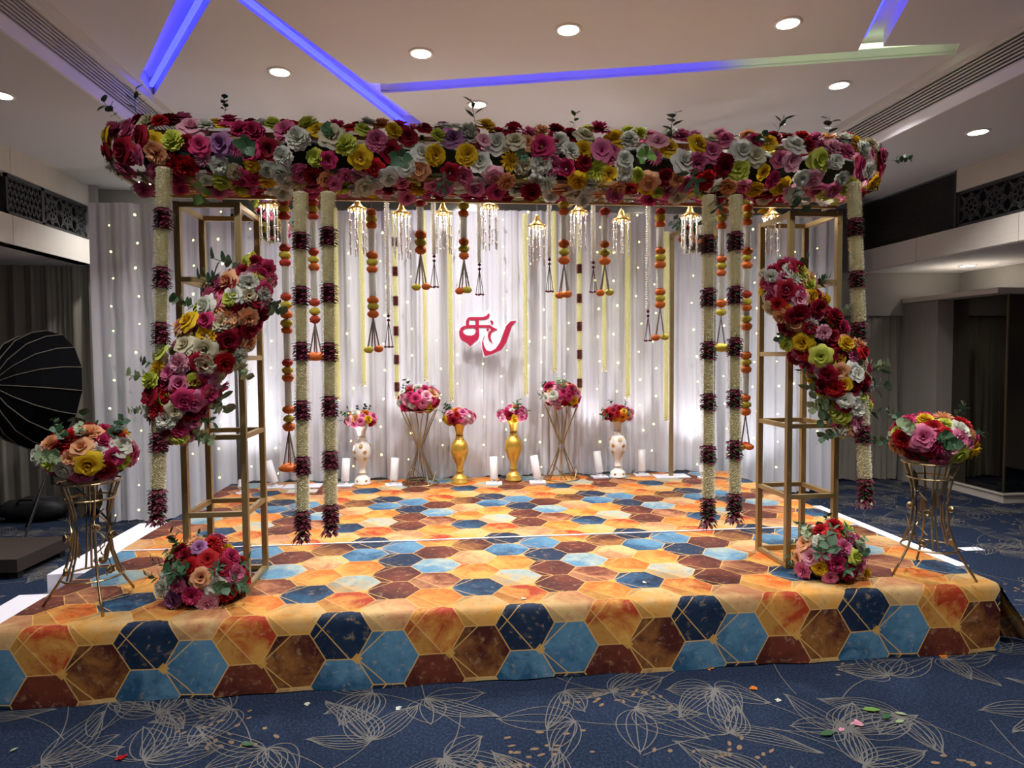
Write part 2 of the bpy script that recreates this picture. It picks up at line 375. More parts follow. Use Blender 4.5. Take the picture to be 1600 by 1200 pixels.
# carpet print: flower scrolls and tan seeds, woven proud of the pile
lines, dots = MB(), MB()
zc = [.0016]
def ribbon(mb, P, w):
    zc[0] += 4e-7; z = zc[0]; V = []
    for i, p in enumerate(P):
        a = P[max(0, i-1)]; c = P[min(len(P)-1, i+1)]; dx, dy = c[0]-a[0], c[1]-a[1]; L = math.hypot(dx, dy) or 1
        V += [(p[0]-dy/L*w/2, p[1]+dx/L*w/2, z), (p[0]+dy/L*w/2, p[1]-dx/L*w/2, z)]
    mb.add(V, [(2*i, 2*i+1, 2*i+3, 2*i+2) for i in range(len(P)-1)])
def petal(cx, cy_, a, L, wd, n, bend):
    ca, sa = math.cos(a), math.sin(a)
    for k in range(n):
        t = (k/(n-1)-.5)*2 if n > 1 else 0
        P = []
        for i in range(13):
            q = i/12; x = L*q*(1-.06*abs(t)); y = t*wd*math.sin(PI*q**.8)**.75 + bend*L*q*q
            P.append((cx+x*ca-y*sa, cy_+x*sa+y*ca))
        ribbon(lines, P, .0042)
rc = random.Random(5)
def on_carpet(x, y):
    if not (-4.8 < x < 6.6 and 1.7 < y < 7): return False
    return not (-2.2 < x < 2.9 and 3.0 < y < 6.3)
yy = 1.75
while yy < 6.9:
    xx = -4.8
    while xx < 6.6:
        x, y = xx+rc.uniform(-.16, .16), yy+rc.uniform(-.14, .14)
        if on_carpet(x, y):
            a0 = rc.uniform(0, 2*PI); n = rc.choice((3, 4, 5)); near = y < 3.3
            for k in range(n):
                petal(x, y, a0+k*rc.uniform(.55, .85), rc.uniform(.18, .36), rc.uniform(.045, .09), rc.choice((4, 5, 6, 7)), rc.uniform(-.6, .6))
            petal(x, y, a0+PI+rc.uniform(-.3, .3), rc.uniform(.3, .5), .012, 1, rc.uniform(-.6, .6))
            if rc.random() < .55:
                ex, ey = x+rc.uniform(-.22, .22), y+rc.uniform(-.18, .18); ga = rc.uniform(0, PI)
                for k in range(rc.randint(8, 20)):
                    px, py = ex+rc.gauss(0, .10), ey+rc.gauss(0, .05)
                    s1, s2, ra = rc.uniform(.010, .019), rc.uniform(.006, .010), ga+rc.uniform(-.4, .4)
                    dots.add([(px+s1*math.cos(t*PI/4)*math.cos(ra)-s2*math.sin(t*PI/4)*math.sin(ra), py+s1*math.cos(t*PI/4)*math.sin(ra)+s2*math.sin(t*PI/4)*math.cos(ra), .0014) for t in range(8)], [tuple(range(8))])
        xx += .40
    yy += .36
lo = lines.build('carpet_scroll_pattern', M['cline'], floor); lo['kind'] = 'stuff'
do = dots.build('carpet_seed_pattern', M['cdot'], floor); do['kind'] = 'stuff'

# ------------------------------------------------------------------ downlights
b = MB(); b.lathe([(.085, 0), (.085, -.006), (.066, -.008), (.066, 0)], 24); rim_me = b.mesh('lamp_rim', M['rim'], True)
b = MB(); b.lathe([(.064, -.001), (.064, -.005)], 24); lens_me = b.mesh('lamp_lens', M['lens'])
def downlight(x, y, z, watt, label, group='recessed round ceiling lamps', visible=True):
    t = thing('ceiling_lamp', label, 'ceiling lamp', (x, y, z), group)
    inst('lamp_rim', rim_me, t); inst('lamp_lens', lens_me, t)
    L = bpy.data.lights.new('lamp_light', 'AREA'); L.shape = 'DISK'; L.size = .12; L.energy = watt; L.color = (1, .965, .94); L.spread = math.radians(125)
    o = bpy.data.objects.new('lamp_light', L); C.objects.link(o); o.parent = t; o.location = (0, 0, -.012)
for (px, py), lab in zip([(437,112), (658,83), (888,46), (1231,36), (1311,133), (746,163)],
      ['round ceiling lamp left of the long diagonal blue slot', 'round ceiling lamp above the left end of the crosswise blue slot', 'round ceiling lamp in the middle of the raised ceiling, nearest row',
       'largest looking round ceiling lamp, left of the short joining slot', 'round ceiling lamp between crosswise slot and right grille', 'round ceiling lamp just above the flower beam, middle']):
    p = oz(px, py, Z2); downlight(p.x, p.y, Z2, TRAY_W, lab)
for px, py, lab in ((0,148,'round lamp in the left side ceiling cut by the frame edge'), (228,285,'round lamp in left side ceiling above the white curtain'), (1528,206,'round lamp in the right side ceiling'),
                    (735,313,'round lamp in rear ceiling seen left under the flower beam'), (1002,317,'round lamp in rear ceiling seen right under the flower beam')):
    p = oz(px, py, Z1); downlight(p.x, min(p.y, 7.0) , Z1, SIDE_W, lab)
p = oz(1512, 413, Z3); downlight(p.x, p.y, Z3-.01, 3.5, 'round lamp under the right hand balcony soffit')
downlight(-4.45, 4.4, Z3-.002, 5, 'added fill lamp under the left hand balcony soffit, out of view')  # unseen lamp added to brighten the dark area under the left balcony
for x, y in ((-1.2, 1.7), (.6, 1.5), (2.6, 1.7), (-.6, -1.2), (2.0, -1.2)):
    downlight(x, y, Z2, AISLE_W, 'round ceiling lamp of the rows out of view above the aisle')

# ------------------------------------------------------------------ stage
S = .34; YF, YE = 2.92, 6.05; SX0, SX1 = -1.95, 2.73
st = thing('stage', 'low rectangular stage covered in hexagon print cloth with white board edges', 'stage')
b = MB(); b.box((SX0+.02, YF+.03, 0), (SX1-.02, YE, S-.012)); b.build('deck', M['board'], st)
def cloth(name, y0, y1, front, lift=0.0):
    V, Fc, UVs = [], [], []
    xs = [SX0+(SX1-SX0)*i/100 for i in range(101)]
    prof = []
    if front:                                 # hem -> edge -> top
        for k in range(9): q = k/8; prof.append((None, q))
    rows = []
    n = 24
    if front:
        for k in range(10): z = .004+(S-.034)*k/9; rows.append(('f', z))
        for k in range(1, 6): a = k/6*PI/2; rows.append(('c', a))
    for k in range(n+1): rows.append(('t', (y0+.03 if front else y0)+(y1-(y0+.03 if front else y0))*k/n))
    rr = random.Random(3); ph = [rr.uniform(0, 6) for _ in range(4)]
    for kind, q in rows:
        for x in xs:
            w = .006*math.sin(x*9+ph[0])+.004*math.sin(x*23+ph[1])
            if kind == 'f': k = (1-q/S); V.append((x, y0-.001+w*k*1.2-.01*k, q + (.003*math.sin(x*5) if q < .01 else 0))); UVs.append((x, q-S))
            elif kind == 'c': V.append((x, y0+.03-.03*math.cos(q), S-.03+.03*math.sin(q))); UVs.append((x, -.03*(1-math.sin(q))+.03*(1-math.cos(q))*.5))
            else: V.append((x, q, S+lift+.0008*math.sin(x*7+q*5))); UVs.append((x, q-YF))
    nx = len(xs)
    for r in range(len(rows)-1):
        for i in range(nx-1): Fc.append((r*nx+i, r*nx+i+1, (r+1)*nx+i+1, (r+1)*nx+i))
    me = bpy.data.meshes.new(name); me.from_pydata(V, [], Fc); me.materials.append(M['cloth'])
    uv = me.uv_layers.new(name='UVMap')
    for L in me.loops: uv.data[L.index].uv = UVs[L.vertex_index]
    me.polygons.foreach_set('use_smooth', [True]*len(Fc)); me.update()
    return inst(name, me, st)
cloth('front_print_cloth', YF, 4.06, True)
cloth('rear_print_cloth', 4.05, YE+.02, False, .004)
b = MB(); b.box((SX0+.01, 4.035, S+.001), (SX1-.01, 4.049, S+.0065)); b.build('seam_tape', M['board'], st)
# side flap of the cloth at the front right corner, flaring out over the floor
V, Fc, UVs = [], [], []
for r in range(11):
    q = r/10; z = S*(1-q)+.004*q
    for i in range(13):
        y = YF+.0+(.0+.34*i/12)
        fl_ = .26*q**1.1*(.55+.45*math.cos(i/12*PI*.9)) + .025*math.sin(i*1.7)*q
        V.append((SX1+fl_, y - .02*q + .05*q*(i == 0), z)); UVs.append((SX1+q*S, y-YF))
for r in range(10):
    for i in range(12): Fc.append((r*13+i, (r+1)*13+i, (r+1)*13+i+1, r*13+i+1))
me = bpy.data.meshes.new('cloth_side_flap'); me.from_pydata(V, [], Fc); me.materials.append(M['cloth']); uv = me.uv_layers.new(name='UVMap')
for L in me.loops: uv.data[L.index].uv = UVs[L.vertex_index]
me.polygons.foreach_set('use_smooth', [True]*len(Fc)); inst('cloth_side_flap', me, st)
for x0, y0, x1, y1, z, nm in ((-2.155, 3.69, -1.95, 4.76, .33, 'side_board'), (2.73, 3.24, 2.84, 4.66, .325, 'side_board')):
    b = MB(); b.box((x0, y0, .0), (x1, y1, z)); b.build(nm, M['board'], st)
b = MB(); b.box((-2.28, 3.10, 0), (-1.951, 3.66, .235)); tag(b.build('white_step', M['board']), 'low white step box at the left end of the stage front', 'step')
b = MB(); b.box((3.86, 4.44, .0005), (4.02, 4.52, .003)); tag(b.build('paper_strip', M['paper']), 'small white paper strip lying on carpet at right', 'paper')

# ------------------------------------------------------------------ pleated curtains
def curtain(name, x0, x1, Y, z0, z1, m, amp, pitch, seed, label, cat, group=None, slope=0, gather=1.0, topdip=.0, rows=14, struct_=False, flare=0, swags=()):
    r = random.Random(seed); nx = max(8, int((x1-x0)/pitch*7)); fr = []
    for k in range(5): fr.append((2*PI/pitch*r.uniform(.45, 1.5), r.uniform(0, 6.28), r.uniform(.3, 1)))
    tot = sum(a for _, _, a in fr); V = []; Fc = []
    for j in range(rows+1):
        q = j/rows; z = z1+(z0-z1)*q
        for i in range(nx+1):
            t = i/nx; x = x0+(x1-x0)*t
            d = sum(a*math.sin(f*(x+.02*math.sin(q*3+f))+p+q*.5*math.sin(f)) for f, p, a in fr)/tot
            d = amp*d*(.45+.55*q+.15*math.sin(q*5+x*2))*1.5
            d += amp*.25*math.sin(x*2*PI/pitch*2.7+q)
            zz = z
            if q < .001: zz -= topdip*abs(math.sin(x*2.1))
            for (sx, sz, sr) in swags:
                g = math.exp(-((x-sx)/.16)**2-((z-sz)/.35)**2); d += -sr*g*math.sin((z-sz)*14+abs(x-sx)*9)
            V.append((x+(t-.5)*flare*q, Y+slope*(x-x0)+d-abs(flare)*.2*q*q, zz + (.012*math.sin(x*17) if j == rows else 0)))
    for j in range(rows):
        for i in range(nx):
            a = j*(nx+1)+i; Fc.append((a, a+nx+1, a+nx+2, a+1))
    me = bpy.data.meshes.new(name); me.from_pydata(V, [], Fc); me.materials.append(m); me.polygons.foreach_set('use_smooth', [True]*len(Fc))
    o = inst(name, me); return tag(o, label, cat, group)
G = 'white backdrop curtains'
curtain('backdrop_curtain', -3.14, -1.93, 6.17, .012, 2.87, M['white'], .05, .17, 1, 'white satin curtain wing at far left, hanging to the carpet', 'curtain', G, swags=((-2.75, 2.1, .06), (-2.6, 2.5, .05)))
curtain('backdrop_curtain', -1.90, -.55, 6.16, S-.0, 2.83, M['white'], .04, .12, 2, 'white satin curtain behind the left chandeliers and left garlands', 'curtain', G)
curtain('backdrop_curtain', -.56, .35, 6.14, S-.0, 2.84, M['white'], .034, .085, 3, 'white pleated curtain behind the left gold stand, left of the red sign', 'curtain', G)
curtain('backdrop_curtain', .34, 1.35, 6.15, S-.0, 2.85, M['white'], .034, .085, 4, 'white pleated curtain behind right gold vase and right gold wire stand', 'curtain', G, swags=((.75, 2.3, .03),))
curtain('backdrop_curtain', 1.34, 2.62, 6.14, S-.0, 2.84, M['white'], .038, .11, 5, 'white pleated curtain behind the dark rear pole', 'curtain', G)
curtain('backdrop_curtain', 2.72, 4.02, 6.38, .055, 2.895, M['white'], .05, .16, 6, 'white satin curtain wing at far right beside the taupe drapes', 'curtain', G)
curtain('taupe_drape', -5.35, -2.95, 6.84, .03, 2.98, M['drape'], .045, .13, 7, 'dark taupe floor length drape behind the softbox', 'curtain', slope=.04)
curtain('taupe_drape', 4.0, 5.3, 7.06, .02, 1.98, M['drape'], .05, .12, 8, 'taupe floor length drape at right below the fabric pelmet', 'curtain')
# backdrop frame behind the fabric
fr_ = thing('backdrop_frame', 'pipe frame that carries the white backdrop curtains', 'frame', (.4, 6.25, 0))
for x in (-3.5, -2.1, .1, 2.1): b = MB(); b.tube([(x, .0, 0), (x, 0, 2.8)], .016, 8); b.build('upright', M['metalb'], fr_)
b = MB(); b.tube([(-3.5, 0, 2.79), (2.1, 0, 2.79)], .016, 8); b.build('crossbar', M['metalb'], fr_)

# ------------------------------------------------------------------ flowers
def petal_patch(mb, base_r, tilt, az, length, width, curl, r, ruffle, rows=3, cols=3):
    # a petal rooted near the axis, leaning out by tilt from +Z
    V = []
    for i in range(rows+1):
        q = i/rows; tl = tilt + curl*q*q
        for j in range(cols+1):
            s = (j/cols-.5)*2; w = width*(.42+1.35*q-.72*q*q) if ruffle > .025 else width*math.sin(PI*(.18+.72*q))
            rad = base_r + length*q*math.sin(tl); z = length*q*math.cos(tl) + (r.uniform(-1, 1)*ruffle if i == rows else 0) + .12*width*(s*s)*(1-q)
            rad += r.uniform(-1, 1)*ruffle*(1 if i == rows else .2)
            y = s*w; x = rad - (.18+.55*q*q)*width*s*s
            V.append((x*math.cos(az)-y*math.sin(az), x*math.sin(az)+y*math.cos(az), z))
    Fc = []
    for i in range(rows):
        for j in range(cols): a = i*(cols+1)+j; Fc.append((a, a+1, a+cols+2, a+cols+1))
    mb.add(V, Fc)
def flower_mesh(kind, m, seed):              # unit radius, faces +Z, sits on z=0
    r = random.Random(seed); b = MB(); m2 = [m]
    if kind == 'carnation':
        for lay, (n, tilt, L, w) in enumerate(((10, 1.35, .95, .33), (10, 1.05, .95, .32), (9, .72, .92, .28), (7, .42, .9, .26), (4, .15, .86, .22))):
            for k in range(n): petal_patch(b, .05, tilt+r.uniform(-.12, .12), 2*PI*(k+r.random()*.5)/n+lay, L, w, .25, r, .085, 2, 4)
    elif kind == 'rose':
        for lay, (n, tilt, L, w, c) in enumerate(((6, .95, .98, .50, .75), (5, .55, .86, .46, .6), (4, .25, .8, .36, .35), (3, .02, .74, .22, .15))):
            for k in range(n): petal_patch(b, .10+.06*(3-lay), tilt+r.uniform(-.06, .06), 2*PI*k/n+lay*.6, L, w, c, r, .035, 3, 4)
    elif kind == 'dahlia':
        for lay, (n, tilt, L, w) in enumerate(((14, 1.5, 1.0, .13), (13, 1.2, .98, .13), (12, .9, .92, .12), (9, .55, .88, .11), (5, .2, .8, .1))):
            for k in range(n): petal_patch(b, .03, tilt+r.uniform(-.08, .08), 2*PI*k/n+lay*.4, L, w, .1, r, .02, 2, 2)
    elif kind == 'bloom':                     # open five or six petalled bloom with a small eye
        for k in range(6): petal_patch(b, .05, .95+r.uniform(-.15, .15), 2*PI*k/6, 1.0, .50, .45, r, .06, 3, 4)
        for k in range(5): petal_patch(b, .05, .6, 2*PI*k/5+.3, .7, .34, .3, r, .05, 2, 3)
        for k in range(4): petal_patch(b, .0, .25, 2*PI*k/4, .45, .14, 0, r, .03, 2, 2)
    return b.mesh(kind, m2, True)
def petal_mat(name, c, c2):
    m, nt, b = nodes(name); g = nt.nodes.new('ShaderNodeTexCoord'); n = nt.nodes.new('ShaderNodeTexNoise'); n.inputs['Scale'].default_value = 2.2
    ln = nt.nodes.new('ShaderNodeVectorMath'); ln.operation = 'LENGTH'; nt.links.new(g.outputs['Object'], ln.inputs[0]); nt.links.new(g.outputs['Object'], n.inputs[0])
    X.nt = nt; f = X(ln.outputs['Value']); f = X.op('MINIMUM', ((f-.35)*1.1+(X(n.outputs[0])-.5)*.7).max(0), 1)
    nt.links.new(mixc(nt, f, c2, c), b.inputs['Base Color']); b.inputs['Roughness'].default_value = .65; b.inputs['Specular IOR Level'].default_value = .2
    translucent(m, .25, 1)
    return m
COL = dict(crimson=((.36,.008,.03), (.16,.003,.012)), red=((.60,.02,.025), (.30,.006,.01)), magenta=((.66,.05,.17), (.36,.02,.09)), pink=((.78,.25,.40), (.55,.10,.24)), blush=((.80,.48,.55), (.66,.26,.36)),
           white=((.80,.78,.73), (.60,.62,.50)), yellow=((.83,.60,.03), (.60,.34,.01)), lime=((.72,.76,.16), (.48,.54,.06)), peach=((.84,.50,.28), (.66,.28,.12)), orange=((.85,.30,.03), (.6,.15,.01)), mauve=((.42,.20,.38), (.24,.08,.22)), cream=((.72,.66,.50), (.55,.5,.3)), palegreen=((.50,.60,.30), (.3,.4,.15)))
FM = {}
KN = {'carnation': 'carnation', 'rose': 'rose', 'dahlia': 'dahlia', 'bloom': 'open_bloom'}
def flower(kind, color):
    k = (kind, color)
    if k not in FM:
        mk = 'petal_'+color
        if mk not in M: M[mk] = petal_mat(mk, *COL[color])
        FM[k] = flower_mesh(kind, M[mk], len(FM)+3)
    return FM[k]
def wpick(r, ws):
    t = r.random()*sum(w for _, w in ws)
    for c, w in ws:
        t -= w
        if t <= 0: return c
    return ws[-1][0]
PAL = [('crimson', 17), ('red', 4), ('magenta', 9), ('pink', 14), ('blush', 7), ('white', 20), ('yellow', 9), ('lime', 11), ('peach', 7), ('cream', 6), ('mauve', 1)]
KIN = [('carnation', 7), ('rose', 4), ('bloom', 2), ('dahlia', .6)]
def leaf_patch(mb, p, d, side, L, w, mi=0, arch=.15):
    p, d, side = Vector(p), Vector(d).normalized(), Vector(side).normalized(); nrm = d.cross(side); V = [p]
    for q in (.25, .55, .8):
        ww = w*math.sin(PI*q**.85); c = p+d*L*q+nrm*arch*L*q*q*-1
        V += [c-side*ww+nrm*.15*w, c, c+side*ww+nrm*.15*w]
    V.append(p+d*L-nrm*arch*L)
    mb.add(V, [(0,2,1), (0,3,2), (1,2,5,4), (2,3,6,5), (4,5,8,7), (5,6,9,8), (7,8,10), (8,9,10)])
def sprig_mesh(kind, m, seed):               # grows along +Z, unit length
    r = random.Random(seed); b = MB()
    P = [(0, 0, 0), (.04, 0, .33), (.02, .03, .66), (-.04, .05, 1.0)]; b.tube(P, .012, 4)
    n, L, w = dict(long=(7, .55, .055), round=(9, .26, .11), broad=(5, .5, .13), fern=(16, .3, .02))[kind]
    for i in range(n):
        q = .15+.85*(i+.5)/n; a = i*2.4; z = q
        out = Vector((math.cos(a), math.sin(a), r.uniform(.3, 1.1))); sd = Vector((-math.sin(a), math.cos(a), 0))
        leaf_patch(b, (.02*math.cos(a), .02*math.sin(a), z*.95), out, sd, L*r.uniform(.75, 1.15), w*1.6)
    return b.mesh('leaf_sprig', m, True)
SPR = [sprig_mesh('long', M['leaf'], 1), sprig_mesh('round', M['leaf'], 2), sprig_mesh('broad', M['leaf'], 3), sprig_mesh('broad', M['leaf2'], 4), sprig_mesh('round', M['leafv'], 5), sprig_mesh('fern', M['leaf'], 6)]
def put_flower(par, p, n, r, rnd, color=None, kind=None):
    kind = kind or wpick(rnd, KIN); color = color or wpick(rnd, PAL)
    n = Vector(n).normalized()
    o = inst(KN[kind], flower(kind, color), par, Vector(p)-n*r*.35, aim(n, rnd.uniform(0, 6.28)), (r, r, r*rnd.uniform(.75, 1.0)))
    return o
def sprig(par, p, n, L, rnd, which=None):
    o = inst('leaf_sprig', rnd.choice(SPR) if which is None else SPR[which], par, p, aim(n, rnd.uniform(0, 6.28)), L); return o
def bouquet(name, label, c, rad, fr, seed, cat='flower arrangement', group=None, n=34, zmin=-.35, pal=None, sprigs=8, core=M['foam'], spl=.12, base=None):
    r = random.Random(seed); c = Vector(c); t = thing(name, label, cat, base or (c.x, c.y, c.z+rad[2]*zmin), group); off = c-t.location
    bb = MB(); bb.lathe([(.02, zmin), (.7, zmin*.9), (.86, 0), (.72, .45), (.35, .78), (.02, .86)], 16)
    k = bb.build('foam_core', core, t, off, True); k.scale = rad
    pts = []; N = int(n*1.0); ga = PI*(3-math.sqrt(5))
    for i in range(N):
        z = 1-(i+.5)/N*(1-zmin); rr = math.sqrt(max(0, 1-z*z)); a = i*ga+seed
        d = Vector((rr*math.cos(a), rr*math.sin(a), z))
        p = Vector((d.x*rad[0], d.y*rad[1], d.z*rad[2]))*r.uniform(.88, 1.05)
        nn = Vector((d.x/rad[0], d.y/rad[1], d.z/rad[2])).normalized()
        put_flower(t, off+p, nn+Vector((0, -.15, .05)), fr*r.uniform(.8, 1.2), r, wpick(r, pal or PAL))
    for i in range(sprigs):
        a = r.uniform(0, 2*PI); z = r.uniform(-.2, .9); rr = math.sqrt(max(0, 1-z*z)); d = Vector((rr*math.cos(a), rr*math.sin(a), z))
        sprig(t, off+Vector((d.x*rad[0], d.y*rad[1], d.z*rad[2]))*.8, d+Vector((0, 0, .2)), spl*r.uniform(.7, 1.2), r, r.choice((0, 1, 2, 4, 5, 0, 1)))
    return t

# ------------------------------------------------------------------ mandap frame (towers, canopy frame, side beams, rear poles)
def tower(x0, x1, label):
    t = thing('gold_tower', label, 'stand', ((x0+x1)/2, 3.45, S)); y0, y1 = 3.285-3.45, 3.605-3.45; a, c = x0-(x0+x1)/2, x1-(x0+x1)/2; H = 1.90
    b = MB(); b.box((-.014, -.014, 0), (.014, .014, H)); pm = b.mesh('post', M['gold'])
    for x in (a, c):
        for y in (y0, y1): inst('post', pm, t, (x, y, 0))
    bx = MB(); bx.box((0, -.012, -.012), (c-a, .012, .012)); mx = bx.mesh('rung', M['gold'])
    by = MB(); by.box((-.012, 0, -.012), (.012, y1-y0, .012)); my = by.mesh('rung', M['gold'])
    for z in (.014, .385, .765, 1.15, 1.53, 1.885):
        for y in (y0, y1): inst('rung', mx, t, (a, y, z))
        for x in (a, c): inst('rung', my, t, (x, y0, z))
tower(-1.27, -.99, 'left open gold tube tower carrying the flower beam')
tower(1.815, 2.08, 'right open gold tube tower carrying the flower beam')
cf = thing('canopy_frame', 'gold tube canopy frame resting on the two towers', 'frame', (.4, 3.3, 2.25))
def cbar(nm, p, q, w=.022): b = MB(); o = Vector((.4, 3.3, 2.25)); b.bar(Vector(p)-o, Vector(q)-o, w); b.build(nm, M['gold'], cf)
for y, z in ((3.15, 2.33), (3.5, 2.315), (3.15, 2.52), (3.62, 2.54)): cbar('long_rail', (-1.47, y, z), (2.2, y, z), .018)
for x in (-1.47, -.9, -.1, .7, 1.5, 2.2):
    for z in (2.33, 2.53): cbar('cross_rail', (x, 3.15, z), (x, 3.62, z), .018)
    for y in (3.15, 3.62): cbar('riser_rail', (x, y, 2.32), (x, y, 2.53), .018)
for x in (-1.28, 2.08):
    cbar('side_beam', (x, 3.62, 2.575), (x, 5.86, 2.575), .034)
def rear_pole(x, label):
    t = thing('rear_pole', label, 'pole', (x, 5.86, S)); b = MB(); b.box((-.16, -.09, .0), (.16, .09, .012)); b.build('base_plate', M['board'], t)
    b = MB(); b.box((-.017, -.017, .012), (.017, .017, 2.25)); b.build('post', M['gold'], t)
rear_pole(-1.27, 'left rear pole on a flat base plate behind the garlands'); rear_pole(2.085, 'right rear pole on white base plate with cream garland alongside')

# the flower beam: 300 blooms on the canopy front, the rest as stuff
fb = thing('flower_beam', 'long thick beam of mixed red, pink, white and yellow flowers across the canopy front', 'flower garland', (.35, 3.1, 2.45))
r = random.Random(21); o0 = Vector((.35, 3.1, 2.45))
bb = MB()
P = []; RRR = []
for i in range(41):
    x = -1.40+3.53*i/40; P.append((x-.35, .19, .0+.01*math.sin(i))); RRR.append(.075+.02*math.sin(i*1.7))
bb.tube(P, RRR, 10); bb.build('foam_core', M['foam'], fb, smooth=True)
stuffb = MB(); cnt = 0
nfront = 258
def beam_pt(i, N, front=True):
    u = (i+.5)/N; x = -1.46+3.64*((i*.6180339) % 1)
    return x
for i in range(nfront):
    x = -1.47+3.66*((i*.6180339+.31) % 1); v = ((i*.7548776+.2) % 1)
    # around the front half of the box: bottom -> front -> top
    a = -.62*PI+1.17*PI*v; a += r.uniform(-.1, .1)
    d = Vector((r.uniform(-.25, .25), -math.cos(a), math.sin(a)))
    end = max(0, abs(x-.36)-1.68)
    p = Vector((x, 3.20-.165*math.cos(a)*r.uniform(.8, 1.1), 2.445+(.148-.25*end)*math.sin(a)*r.uniform(.92, 1.1)))
    if end > 0: d.x = math.copysign(.9, x-.36)
    put_flower(fb, p-o0, d+Vector((r.uniform(-.35, .35), 0, r.uniform(-.3, .3))), r.uniform(.038, .060), r)
for i in range(9):                            # ends
    a = i/9*2*PI
    for sx, x in ((-1, -1.50), (1, 2.20)):
        put_flower(fb, Vector((x, 3.2+.1*math.cos(a), 2.45+.09*math.sin(a)))-o0, (sx, -.3, .2*math.sin(a)), .045, r)
for i in range(24): put_flower(fb, Vector((-1.40+i*.152+r.uniform(-.05, .05), 3.12+r.uniform(-.03, .2), 2.285+.022*r.uniform(-1, 1)))-o0, (r.uniform(-.4, .4), -.8, -.8), r.uniform(.04, .055), r, r.choice(('pink', 'white', 'magenta', 'crimson', 'cream', 'pink')), 'bloom' if i % 3 else 'carnation')
# rear blooms: joined as stuff
sb = MB()
for i in range(240):
    x = -1.47+3.66*((i*.6180339) % 1); v = ((i*.7548776) % 1); a = .6*PI+.85*PI*v
    p = Vector((x, 3.28-.22*math.cos(a), 2.44+.13*math.sin(a)))-o0
    q = Vector((0, -math.cos(a), math.sin(a))).to_track_quat('Z', 'Y').to_matrix(); rr = r.uniform(.035, .05); c_ = wpick(r, PAL)
    me = flower('rose', c_)
    sb.mi = ['crimson','red','magenta','pink','blush','white','yellow','lime','peach','cream','mauve'].index(c_)
    sb.add([p+q@(v_.co*rr) for v_ in me.vertices], [tuple(f.vertices) for f in me.polygons])
so = sb.build('rear_blooms', [M['petal_'+k] for k in ['crimson','red','magenta','pink','blush','white','yellow','lime','peach','cream','mauve']], fb, smooth=True); so['kind'] = 'stuff'
for x, y, z, d, L, w in ((-1.36,3.1,2.58,(.1,-.3,.9),.12,0), (-1.43,3.1,2.56,(-.5,-.2,.6),.10,2), (-.98,3.1,2.59,(0,0,1),.09,1), (.15,3.1,2.57,(-.1,0,1),.13,0), (.62,3.1,2.58,(.1,-.1,1),.07,3), (1.10,3.1,2.55,(0,-.2,1),.12,2),
                         (1.5,3.1,2.5,(.2,-.9,.3),.12,1), (1.62,3.1,2.56,(.4,-.1,.8),.12,0), (2.24,3.1,2.46,(1,-.1,.1),.10,1), (1.9,3.1,2.56,(0,-.1,1),.11,2), (-.85,3.0,2.42,(.2,-1,-.3),.12,2), (-.2,3.0,2.38,(.2,-1,-.2),.12,2),
                         (.35,3.0,2.42,(0,-1,-.4),.12,1), (1.15,3.0,2.36,(0,-.8,-.8),.14,0), (.9,3.0,2.4,(.3,-1,0),.12,3), (-1.05,3.02,2.28,(0,-.5,-1),.12,3), (.0,3.0,2.33,(0,-.7,-.9),.12,0), (1.7,3.05,2.3,(.2,-.5,-1),.13,2), (1.3,3.05,2.27,(0,-.3,-1),.13,0), (-.5,3.0,2.46,(0,-1,.2),.12,1)):
    sprig(fb, Vector((x, y, z))-o0, d, L*.95, r, w)

# swags on the towers
def swag(label, pts, rads, n, seed):
    r = random.Random(seed); P = [Vector(p) for p in pts]; o0 = P[0].copy(); t = thing('flower_swag', label, 'flower garland', o0)
    def at(q):
        f = q*(len(P)-1); i = min(int(f), len(P)-2); g = f-i
        return P[i].lerp(P[i+1], g), rads[i]*(1-g)+rads[i+1]*g, (P[i+1]-P[i]).normalized()
    bb = MB(); bb.tube([at(k/14)[0]-o0+Vector((0, .03, 0)) for k in range(15)], [at(k/14)[1]*.62 for k in range(15)], 8); bb.build('foam_core', M['foam'], t, smooth=True)
    for i in range(n):
        q = (i+.5)/n; p, R, ax = at(q); a = i*2.39996
        sd = ax.cross(Vector((0, 1, 0))).normalized(); fr = Vector((0, -1, 0))
        # three quarters of the blooms face the camera side
        aa = math.sin(a*1.0)*1.9 if i % 4 else a
        d = (sd*math.sin(aa)+fr*math.cos(aa)); pp = p+d*R*r.uniform(.75, 1.05)*(1 if abs(math.sin(aa)) > .5 else .85)
        put_flower(t, pp-o0, d+ax*r.uniform(-.3, .3)+fr*.25, r.uniform(.038, .054), r)
    for i in range(16):
        p, R, ax = at(r.random()); s = r.choice((-1, 1)); sd = ax.cross(Vector((0, 1, 0))).normalized()*s
        sprig(t, p+sd*R*.7-o0, sd+ax*.3+Vector((0, -.3, .1)), r.uniform(.10, .16), r, r.choice((0, 2, 2, 1, 4)))
    for s_, q in ((0, 0), (1, 1)): put_flower(t, at(q)[0]-o0, (.3*(1-2*s_), -.5, 1-2*s_), .05, r, 'magenta')
swag('slanting flower swag on left tower, from upper right down to lower left', [(-.87,3.17,1.93), (-.93,3.15,1.78), (-1.05,3.14,1.60), (-1.18,3.13,1.42), (-1.25,3.13,1.28), (-1.26,3.14,1.12)], [.06, .12, .15, .155, .14, .07], 165, 4)
swag('slanting flower swag on right tower, from upper left down to lower right', [(1.68,3.17,1.93), (1.74,3.15,1.80), (1.85,3.14,1.62), (1.98,3.13,1.44), (2.05,3.13,1.27), (2.06,3.14,1.10)], [.08, .13, .15, .15, .12, .06], 165, 9)
